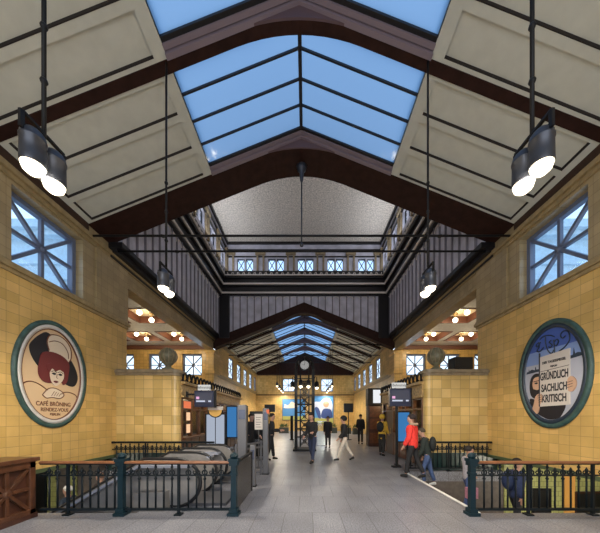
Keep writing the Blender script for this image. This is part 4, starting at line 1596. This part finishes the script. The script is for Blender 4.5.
MB().prism(smooth_poly([(-.1, -1.0), (-.1, -.3), (.2, .1), (.9, .05), (1.15, -.4), (1.1, -1.0)]), 'y', -.095, -.085).build('vest', 'billboard_navy', b2)
MB().prism(ell(.36, .46, 24, .42, .72), 'y', -.105, -.085).build('face', 'art_skin', b2)
MB().prism(smooth_poly([(.06, .8), (.14, 1.15), (.45, 1.3), (.76, 1.1), (.8, .8), (.6, 1.0), (.28, 1.0)]), 'y', -.11, -.085).build('hair', 'white', b2)

# ------------------------------------------------------------------ departure displays
def display(label, x, y, z, w, h, head):
    t = thing('departure_display', label, 'display', (x, y, z))
    MB().box(-w / 2, w / 2, -.09, .09, -h / 2, h / 2).build('case', 'screen_case', t, bevel=.01)
    sc_ = MB().box(-w / 2 + .05, w / 2 - .05, -.10, -.09, -h / 2 + .16, h / 2 - .06).build('screen', 'screen_dark', t)
    MB().box(-w / 2 + .07, -w / 2 + .17, -.106, -.10, -h / 2 + .26, -h / 2 + .34).build('line_mark', 'screen_pink', sc_)
    MB().box(-w / 2 + .07, w / 2 - .28, -.106, -.10, -h / 2 + .165, -h / 2 + .215).build('text_row', 'screen_white', sc_)
    MB().box(w / 2 - .17, w / 2 - .08, -.106, -.10, -h / 2 + .165, -h / 2 + .215).build('text_row', 'screen_white', sc_)
    MB().box(-w / 2 + .10, w / 2 - .14, -.05, .05, h / 2 + .02, h / 2 + .20).build('header', 'header_white', t, bevel=.008)
    o = link_mesh('lettering', text_mesh(head, .125, 'poster_black'), t, (-.02, -.055, h / 2 + .11)); o.rotation_euler.x = PI / 2
    b = MB()
    for xx in (-w / 2 + .2, w / 2 - .2): b.box(xx - .02, xx + .02, -.02, .02, h / 2 - .01, h / 2 + .03)
    b.box(w / 2, w / 2 + .06, -.03, .03, -h / 2 - .02, h / 2 + .02)
    b.build('bracket', 'black_metal', t)
    return t


dl = display('dark blue departure display with white header at the left kiosk', -3.24, 9.0, 2.30, .64, .54, 'Bahnsteig')
b = MB().box(-.59, -.31, -.03, .03, .12, .18); b.box(-.60, -.58, -.08, .08, .05, .25); b.build('wall_arm', 'black_metal', dl)
dr_ = display('dark blue departure display with white header at the right kiosk', 3.30, 9.15, 2.36, .70, .60, 'Bahnsteig')
b = MB().box(-.13, -.07, -.02, .04, -2.36, -.3); b.box(-.25, .03, -.1, .12, -2.36, -2.32); b.build('pole', 'black_metal', dr_)

# info boards: pale and blue
def board(label, x, y, z0, z1, w, mat, split=False, head=False):
    t = thing('info_board', label, 'info board', (x, y, 0))
    f = MB()
    for s in (-1, 1): f.box(s * w / 2 - .025, s * w / 2 + .025, -.03, .03, 0, z1 + .04)
    f.box(-w / 2, w / 2, -.02, .02, z0 - .05, z0); f.box(-w / 2, w / 2, -.02, .02, z1, z1 + .04)
    if split: f.box(-.012, .012, -.035, .02, z0, z1)
    for s in (-1, 1): f.box(s * w / 2 - .06, s * w / 2 + .06, -.18, .18, 0, .03)
    f.build('frame', 'black_metal', t)
    MB().box(-w / 2 + .025, w / 2 - .025, -.03, .015, z0, z1).build('sheet', mat, t)
    if head:
        MB().box(-.25, .25, -.04, .02, z1 + .16, z1 + .28).build('header', 'notice', t)
        MB().prism([(.23 * math.cos(a), z1 + .16 - .23 * math.sin(a)) for a in [PI * k / 12 for k in range(13)]], 'y', -.045, .02).build('half_disc', 'sign_yellow', t)
        MB().tube([(.24 * math.cos(a), -.02, z1 + .16 - .24 * math.sin(a)) for a in [PI * k / 12 for k in range(13)]], .03, 6).build('half_disc_rim', 'black_metal', t)
    return t


bo = board('pale double info board crowned by a yellow half disc sign', -2.98, 9.3, .78, 1.78, .66, 'backlit_pale', True, True)
board('bright blue info board beside the pale one, left of the gates', -2.36, 9.75, .98, 2.06, .74, 'backlit_blue', True)
board('bright blue info board on the right, behind the red jacket', 3.56, 9.5, .85, 1.86, .44, 'backlit_blue')

# ------------------------------------------------------------------ grey reader pylons and gate bars
def pylon(label, x, y, h, w, d, cat='pylon', red=True):
    t = thing('gate_pylon', label, cat, (x, y, 0))
    MB().box(-w / 2, w / 2, -d / 2, d / 2, .02, h).build('body', 'steel_matte', t, bevel=.015)
    MB().box(-w / 2 - .02, w / 2 + .02, -d / 2 - .02, d / 2 + .02, 0, .03).build('foot', 'black_metal', t)
    MB().box(-w / 2 + .03, w / 2 - .03, -d / 2 - .012, -d / 2 + .001, h - .35, h - .12).build('reader', 'screen_dark', t)
    if red: MB().box(w / 2 - .05, w / 2 + .012, -d / 2 - .01, d / 2, h - .16, h - .04).build('red_mark', 'backlit_red', t)
    return t


pylon('tall grey pylon at the end of the escalator well', -1.46, 6.75, 2.0, .22, .14, red=False)
pylon('tall slim grey pylon with red mark, beside the notice', -1.07, 8.05, 1.96, .16, .16)
pylon('short grey post in front of the gate bars', -1.17, 6.62, 1.02, .13, .12, 'post', red=False)
gb = thing('gate_bars', 'grey horizontal gate bars between the tall pylons', 'gate', (-1.40, 7.7, 0))
b = MB()
for z in (.45, .82, .95): b.bar((-.28, -.7, z), (.24, .35, z), .04, .05)
b.bar((-.28, -.7, 0), (-.28, -.7, 1.0), .05); b.bar((.2, .27, 0), (.2, .27, 1.0), .05)
b.build('bars', 'steel_matte', gb)
nb = thing('notice_stand', 'pale paper notice on a thin stand between the pylons', 'notice', (-1.45, 9.0, 0))
MB().box(-.13, .13, -.015, .015, 1.28, 1.80).build('sheet', 'notice', nb)
b = MB(); b.tube([(0, .03, 0), (0, .03, 1.78)], .015, 6); b.lathe([(.15, 0), (.15, .02), (.03, .04)], (0, .03, 0), 12); b.build('stand', 'steel_matte', nb)
b = MB()
for k in range(5): b.box(-.09, .09 - .03 * (k % 2), -.018, -.015, 1.36 + k * .08, 1.375 + k * .08)
b.build('text_rows', 'poster_black', nb)

tm = thing('ticket_machine', 'dark ticket machine behind the paper notice', 'ticket machine', (-1.95, 11.9, 0))
MB().box(-.36, .36, -.2, .25, .05, 1.95).build('case', 'poster_black', tm, bevel=.02)
MB().box(-.38, .38, -.22, .27, 0, .06).build('plinth', 'black_metal', tm)
MB().box(-.2, .12, -.212, -.2, 1.2, 1.5).build('screen', 'screen_dark', tm)
MB().box(-.12, .12, -.23, -.2, .55, .72).build('tray', 'steel', tm)

# ------------------------------------------------------------------ far hall furniture
sb = thing('screen_stand', 'black box screen on a tall pole at the far right', 'screen', (3.3, 20.2, 0))
MB().box(-.34, .34, -.12, .12, 2.05, 2.72).build('case', 'poster_black', sb, bevel=.03)
b = MB(); b.tube([(0, 0, 0), (0, 0, 2.1)], .035, 8); b.lathe([(.25, 0), (.25, .03), (.05, .06)], (0, 0, 0), 14); b.build('pole', 'black_metal', sb)
ms = thing('monitor_stand', 'black monitor on a pole at the far left near the pylon', 'screen', (-2.75, 21.5, 0))
MB().box(-.42, .42, -.1, .1, 2.1, 2.7).build('case', 'poster_black', ms, bevel=.03)
b = MB(); b.tube([(0, 0, 0), (0, 0, 2.15)], .035, 8); b.lathe([(.25, 0), (.25, .03), (.05, .06)], (0, 0, 0), 14); b.build('pole', 'black_metal', ms)
ad_ = thing('advert_column', 'dark slim advertising pillar left of the clock tower', 'pillar', (-.92, 20.0, 0))
MB().box(-.10, .10, -.1, .1, .05, 1.8).build('body', 'black_metal', ad_); MB().box(-.16, .16, -.16, .16, 0, .06).build('foot', 'black_metal', ad_)
# planters with shrubs
pp = None
for i, (x, y) in enumerate(((-3.6, 27), (-2.2, 28.5), (2.9, 28.5), (4.2, 27.5), (5.2, 26.5))):
    lab = 'dark planter box with low greenery at the far end, ' + ['outermost on the left', 'left of the clock tower', 'innermost on the right', 'middle one on the right', 'outermost on the right'][i]
    if pp is None:
        pp = thing('planter', lab, 'planter', (x, y, 0), 0, 'planter boxes at the far end')
        MB().box(-.5, .5, -.2, .2, 0, .6).build('box', 'planter', pp)
        g = MB()
        for k in range(60):
            a, px_, py_ = random.uniform(0, 6.28), random.uniform(-.45, .45), random.uniform(-.16, .16)
            z = random.uniform(.25, .5)
            g.add([(px_, py_, .58), (px_ + .05 * math.cos(a), py_ + .05 * math.sin(a), .6 + z * .5), (px_ + .12 * math.cos(a), py_ + .1 * math.sin(a), .6 + z), (px_ - .03, py_ + .03, .6 + z * .5)], [(0, 1, 2, 3)])
        g.build('greenery', 'leafgreen', pp)
    else: dup(pp, (x, y, 0), label=lab)
# glazed stand right of the tower
gs = thing('glass_screen', 'clear glass screen standing just right of the clock tower', 'screen', (1.05, 15.9, 0))
f = MB()
for x in (-.28, .28): f.box(x - .02, x + .02, -.02, .02, 0, 1.45)
f.box(-.28, .28, -.02, .02, 1.42, 1.46); f.box(-.3, .3, -.15, .15, 0, .03)
f.build('frame', 'steel', gs)
MB().quad((-.28, 0, .03), (.28, 0, .03), (.28, 0, 1.42), (-.28, 0, 1.42)).build('pane', 'clear_glass', gs)
# tall brown cabinet with lit screen on the right
cb = thing('ticket_booth', 'tall dark wooden booth with bright lit panel, just left of the yellow coat', 'booth', (4.12, 15.75, 0))
MB().box(-.42, .35, -.3, .3, 0, 2.35).build('body', 'wood_dark', cb, bevel=.02)
MB().box(-.44, .37, -.34, .32, 2.35, 3.35).build('sign_case', 'black_metal', cb, bevel=.02)
MB().box(-.16, .26, -.36, -.34, 2.5, 3.25).build('lit_panel', 'backlit_white', cb)
b = MB()
for z in (.2, 1.0, 1.7): b.box(-.34, .27, -.32, -.3, z, z + .6)
b.build('door_panel', 'wood', cb)

# ------------------------------------------------------------------ people
def skin_object(name, verts, edges, radii, mat, parent, root=0, sub=2):
    me = bpy.data.meshes.new(name)
    me.from_pydata([tuple(v) for v in verts], edges, [])
    o = bpy.data.objects.new(name, me)
    COL.objects.link(o)
    md = o.modifiers.new('skin', 'SKIN')
    md.use_smooth_shade = True
    sv = me.skin_vertices[0].data
    for i, r in enumerate(radii):
        sv[i].radius = r if isinstance(r, tuple) else (r, r)
        sv[i].use_root = (i == root)
    o.modifiers.new('sub', 'SUBSURF').levels = sub
    dg = bpy.context.evaluated_depsgraph_get()
    dg.update()
    out = bpy.data.meshes.new_from_object(o.evaluated_get(dg))
    bpy.data.objects.remove(o)
    bpy.data.meshes.remove(me)
    out.name = name
    out.materials.clear()
    out.materials.append(M[mat] if isinstance(mat, str) else mat)
    for p in out.polygons: p.use_smooth = True
    return link_mesh(name, out, parent)


_cm = {}


def cloth(col):
    if col not in _cm:
        n = 'cloth_%d' % len(_cm)
        _cm[col] = n
        principled(n, col, .8, noise=.15, nscale=20)
    return _cm[col]


def person(label, x, y, heading, z=0.0, h=1.75, hood_up=False, legs=((18, 8), (-14, 22)), arms=((20, 8, 20), (-18, 8, 25)), lean=3,
           jacket=(.015, .015, .017), trousers=(.02, .025, .04), shoes=(.012, .012, .012), hair=(.02, .013, .01),
           coat_len=0.0, hood=False, beanie=None, backpack=None, bag=None, bare_legs=False, puffy=1.08, head_down=0):
    """figure facing local +Y; legs: (thigh forward, knee bend) degrees, arms: (swing, spread, elbow)"""
    k = h / 1.75
    t = thing('person', label, 'person', (x, y, z), heading)
    def V(a, b, c): return Vector((a * k, b * k, c * k))
    HIPZ = .93
    ln = R(lean)
    def tor(xx, d, up):           # torso coordinates leaning forward
        return Vector((xx, d * math.cos(ln) + up * math.sin(ln), HIPZ + up * math.cos(ln) - d * math.sin(ln)))
    pelvis = Vector((0, 0, HIPZ))
    legp = []
    for s, (th, kn) in zip((-1, 1), legs):
        hp = Vector((s * .095, 0, HIPZ - .04))
        a = R(th); b_ = R(th - kn)
        knee = hp + Vector((s * .008, math.sin(a), -math.cos(a))) * .43
        ank = knee + Vector((0, math.sin(b_), -math.cos(b_))) * .40
        f = R(min(0, th - kn) * .8)
        heel = ank + Vector((0, -.05, -.055))
        toe = ank + Vector((0, .16 * math.cos(f), -.06 + .16 * math.sin(f)))
        legp.append((hp, knee, ank, heel, toe))
    low = min(min(l[3].z, l[4].z) for l in legp) - .028
    sh = Vector((0, 0, -low))
    def fix(p): return (p + sh) * k
    up = [tor(0, 0, .14), tor(0, .01, .30), tor(0, .0, .44), tor(0, 0, .53), tor(0, .015, .585)]
    hd = R(head_down)
    def head(d, u): return up[4] + Vector((0, d * math.cos(hd) + u * math.sin(hd), u * math.cos(hd) - d * math.sin(hd)))
    verts = [pelvis] + up[:4] + [up[4], head(.02, .08), head(.02, .16), head(.005, .225)]
    rad = [(.13, .10), (.125, .095), (.14, .105), (.125, .09), (.065, .06), .052, (.072, .085), (.078, .092), (.055, .065)]
    edges = [(i, i + 1) for i in range(8)]
    # nose
    verts.append(head(.115, .10)); rad.append(.014); edges.append((6, 9))
    for s in (-1, 1):
        verts.append(head(0, .11) + Vector((s * .085, 0, 0))); rad.append(.016); edges.append((6, len(verts) - 1))
    armp = []
    for s, (sw, spd, el) in zip((-1, 1), arms):
        so = tor(s * .165, 0, .47)
        a = R(sw); sp2 = R(spd)
        d1 = Vector((s * math.sin(sp2), math.sin(a) * math.cos(sp2), -math.cos(a) * math.cos(sp2)))
        elb = so + d1 * .29
        a2 = R(sw + el)
        d2 = Vector((s * math.sin(sp2) * .3, math.sin(a2), -math.cos(a2))).normalized()
        wr = elb + d2 * .25
        hand = wr + d2 * .075
        armp.append((so, elb, wr, hand, d2, s))
    for l in legp:
        b0 = len(verts)
        verts += list(l[:3])
        rad += [.085, .056, .042]
        edges += [(0, b0), (b0, b0 + 1), (b0 + 1, b0 + 2)]
    for (so, elb, wr, hand, d2, s) in armp:
        b0 = len(verts)
        verts += [so, elb, wr, hand]
        rad += [.055, .042, .028, (.036, .020)]
        edges += [(3, b0), (b0, b0 + 1), (b0 + 1, b0 + 2), (b0 + 2, b0 + 3)]
        side = d2.cross(Vector((1, 0, 0))).normalized()
        for q, lng in zip((-1.2, -.4, .4, 1.2), (.065, .078, .074, .055)):
            p = hand + side * (.018 * q) + d2 * .03
            p2 = p + (d2 * .9 + Vector((-s * .35, 0, 0))).normalized() * lng
            j = len(verts)
            verts += [p, p2]; rad += [.009, .008]
            edges += [(b0 + 3, j), (j, j + 1)]
        p = wr + d2 * .04 + side * .03
        p2 = p + (side + d2 * .9).normalized() * .05
        j = len(verts)
        verts += [p, p2]; rad += [.010, .009]
        edges += [(b0 + 2, j), (j, j + 1)]
    def KR(rr): return [(a * k if not isinstance(a, tuple) else (a[0] * k, a[1] * k)) for a in rr]
    skin_object('body', [fix(v) for v in verts], edges, KR(rad), 'skin', t)
    # jacket
    pz = puffy
    v2 = [tor(0, 0, -.17), tor(0, 0, .12), tor(0, .01, .31), tor(0, 0, .45), tor(0, 0, .535)]
    r2 = [(.155 * pz, .125 * pz), (.15 * pz, .12 * pz), (.165 * pz, .13 * pz), (.15 * pz, .115 * pz), (.075, .07)]
    e2 = [(0, 1), (1, 2), (2, 3), (3, 4)]
    if coat_len:
        b0 = len(v2)
        v2 += [Vector((0, 0.0, HIPZ - coat_len * .5)), Vector((0, 0.0, HIPZ - coat_len))]
        r2 += [(.165 * pz, .135 * pz), (.17 * pz, .14 * pz)]
        e2 += [(0, b0), (b0, b0 + 1)]
    for (so, elb, wr, hand, d2, s) in armp:
        b0 = len(v2)
        v2 += [so, elb, wr + d2 * .02]
        r2 += [.080 * pz, .068 * pz, .054 * pz]
        e2 += [(3, b0), (b0, b0 + 1), (b0 + 1, b0 + 2)]
    jm = cloth(jacket)
    skin_object('jacket', [fix(v) for v in v2], e2, KR(r2), jm, t)
    # trousers / legs
    if not bare_legs:
        v3 = [tor(0, 0, .10), pelvis + Vector((0, 0, -.03))]
        r3 = [(.13, .10), (.135, .115)]
        e3 = [(0, 1)]
        for l in legp:
            b0 = len(v3)
            v3 += [l[0] + Vector((0, 0, -.04)), l[1], l[2] + Vector((0, 0, .01))]
            r3 += [.096, .074, .060]
            e3 += [(1, b0), (b0, b0 + 1), (b0 + 1, b0 + 2)]
        skin_object('trousers', [fix(v) for v in v3], e3, KR(r3), cloth(trousers), t, root=1)
    for l in legp:
        skin_object('shoe', [fix(l[3] + Vector((0, 0, .02))), fix((l[3] + l[4]) / 2 + Vector((0, 0, .015))), fix(l[4] + Vector((0, .01, 0.0)))], [(0, 1), (1, 2)],
                    [(.052 * k, .052 * k), (.054 * k, .046 * k), (.046 * k, .034 * k)], cloth(shoes), t)
    # hair or headgear
    hc = fix(head(-.012, .165))
    hm = cloth(jacket if hood_up else beanie if beanie else hair)
    mb = MB()
    seg, rg = 16, 9
    vs, fs_ = [], []
    for i in range(rg + 1):
        th = PI * (.74 if hood_up else .62) * i / rg
        for j in range(seg):
            a = 2 * PI * j / seg
            drop = 1.0 if math.sin(a) < (.45 if hood_up else .1) else .70
            thh = th * drop
            rr = (.128 if hood_up else .104 if not beanie else .108) * k
            vs.append((hc.x + rr * .95 * math.sin(thh) * math.cos(a), hc.y + rr * 1.12 * math.sin(thh) * math.sin(a), hc.z + rr * 1.02 * math.cos(thh)))
    for i in range(rg):
        for j in range(seg):
            fs_.append((i * seg + j, i * seg + (j + 1) % seg, (i + 1) * seg + (j + 1) % seg, (i + 1) * seg + j))
    mb.add(vs, fs_)
    ho = mb.build('hood' if hood_up else 'cap' if beanie else 'hair', hm, t, True)
    so_ = ho.modifiers.new('solid', 'SOLIDIFY'); so_.thickness = .012
    # face details
    for s in (-1, 1):
        c = fix(head(.103, .125) + Vector((s * .031, 0, 0)))
        MB().sphere(c, .011 * k, 8, 6).build('eye', 'eye_dark', t, True)
    c = fix(head(.105, .055))
    MB().sphere(c, .020 * k, 8, 6, 1.2, .5, .35).build('mouth', 'lip', t, True)
    if hood:
        c = fix(tor(0, -.045, .56))
        hm2 = MB()
        hm2.torus(c, .085 * k, .045 * k, 'z', 14, 7)
        hm2.build('hood', hood if isinstance(hood, str) else jm, t, True)
    if backpack:
        a = fix(tor(0, -.20, .30))
        b = MB().sphere(a, .2 * k, 14, 10, .82, .55, 1.15)
        bo_ = b.build('backpack', cloth(backpack), t, True)
        st_ = MB()
        for s in (-1, 1):
            st_.tube([fix(tor(s * .10, -.13, .45)), fix(tor(s * .11, .0, .555)), fix(tor(s * .115, .125, .42)), fix(tor(s * .14, .08, .16)), fix(tor(s * .12, -.12, .10))], .018, 6)
        st_.build('strap', cloth(backpack), bo_, True)
    if bag:
        side, bc = bag
        so, elb, wr, hand, d2, s = armp[side]
        p = fix(hand)
        b = MB()
        b.box(p.x - .06, p.x + .06, p.y - .14, p.y + .14, p.z - .42, p.z - .14)
        b.tube([(p.x, p.y - .1, p.z - .15), (p.x, p.y - .05, p.z - .01), (p.x, p.y + .05, p.z - .01), (p.x, p.y + .1, p.z - .15)], .01, 5)
        b.build('bag', cloth(bc), t)
    return t


BLK = (.014, .014, .016)
# heading: 0 looks away from the camera, +90 deg looks towards -X (left)
person('person in red hooded jacket and black trousers walking left', 3.10, 7.50, R(50), h=1.72, jacket=(.75, .04, .03), trousers=(.012, .012, .014), hood='fur', beanie=(.02, .012, .012),
       puffy=1.22, legs=((14, 6), (-12, 14)), arms=((4, 2, 28), (-4, 2, 24)))
person('person with dark green jacket and backpack, blue jeans, stepping up from the stairs', 3.72, 7.95, R(62), z=-.33, h=1.66, jacket=(.025, .035, .03), trousers=(.06, .10, .22), shoes=(.6, .6, .6),
       backpack=(.018, .022, .022), legs=((18, 24), (-8, 10)), hair=(.06, .045, .03), lean=12, head_down=20, arms=((8, 4, 20), (-4, 4, 20)))
person('man in black jacket and dark jeans walking in the middle of the hall', .36, 9.9, R(150), h=1.78, jacket=BLK, trousers=(.02, .03, .07), legs=((14, 4), (-10, 14)), arms=((15, 8, 70), (-5, 8, 55)), head_down=15)
person('person in black jacket and cream trousers striding left', 1.62, 10.45, R(95), h=1.70, jacket=BLK, trousers=(.62, .55, .46), hood_up=True, legs=((24, 8), (-20, 14)), puffy=1.1, arms=((12, 5, 30), (-10, 5, 30)))
person('man in black standing beside the slim pylon facing right', -1.24, 10.6, R(-80), h=1.78, jacket=(.012, .013, .016), trousers=(.012, .012, .014), arms=((10, 6, 80), (10, 6, 80)), legs=((8, 2), (-8, 8)))
person('woman in a knee length black coat in front of the billboard', 1.34, 14.9, R(170), h=1.68, jacket=BLK, coat_len=.42, trousers=(.015, .015, .016), hair=(.03, .02, .015), legs=((3, 1), (-3, 3)))
person('person all in black with a backpack near the tall wooden booth', 3.52, 16.8, R(-15), h=1.80, jacket=BLK, trousers=BLK, backpack=(.012, .012, .014), legs=((6, 2), (-6, 6)), puffy=1.15)
person('person in yellow coat with black backpack at the right kiosk', 3.45, 11.8, R(-40), h=1.74, hood_up=True, jacket=(.95, .55, .06), coat_len=.18, trousers=BLK, backpack=(.012, .012, .014), hair=(.25, .15, .07),
       legs=((6, 2), (-6, 6)), arms=((14, 3, 40), (10, 3, 40)), puffy=1.1)
person('person in dark clothes half hidden behind the paper notice', -2.05, 10.6, R(-120), h=1.76, jacket=(.02, .018, .018), trousers=BLK, legs=((5, 2), (-5, 5)))
# on the stairs of the right well
person('person in pale jacket going down behind the right railing post', 4.50, 7.3, R(-90), z=-.825, h=1.68, jacket=(.40, .38, .42), trousers=(.06, .10, .24), bag=(1, (.50, .22, .30)), legs=((18, 20), (-6, 6)), hair=(.02, .015, .012))
person('person in dark blue jacket descending the stairs behind the right railing', 5.25, 6.6, R(-90), z=-1.155, h=1.78, jacket=(.02, .035, .10), trousers=(.018, .02, .03), backpack=(.015, .03, .09), legs=((18, 20), (-6, 6)), puffy=1.2, hair=(.02, .015, .012))
# on the left escalator
person('person in white cap riding down the escalator on the left', -6.4, 7.45, R(90), z=-2.0, h=1.74, jacket=(.03, .045, .07), trousers=BLK, beanie=(.75, .73, .70), legs=((4, 2), (-4, 4)))
person('brown haired person in dark jacket riding down the escalator behind the white cap', -5.5, 7.45, R(90), z=-1.55, h=1.66, jacket=(.05, .03, .035), trousers=BLK, hair=(.22, .13, .09), legs=((4, 2), (-4, 4)))
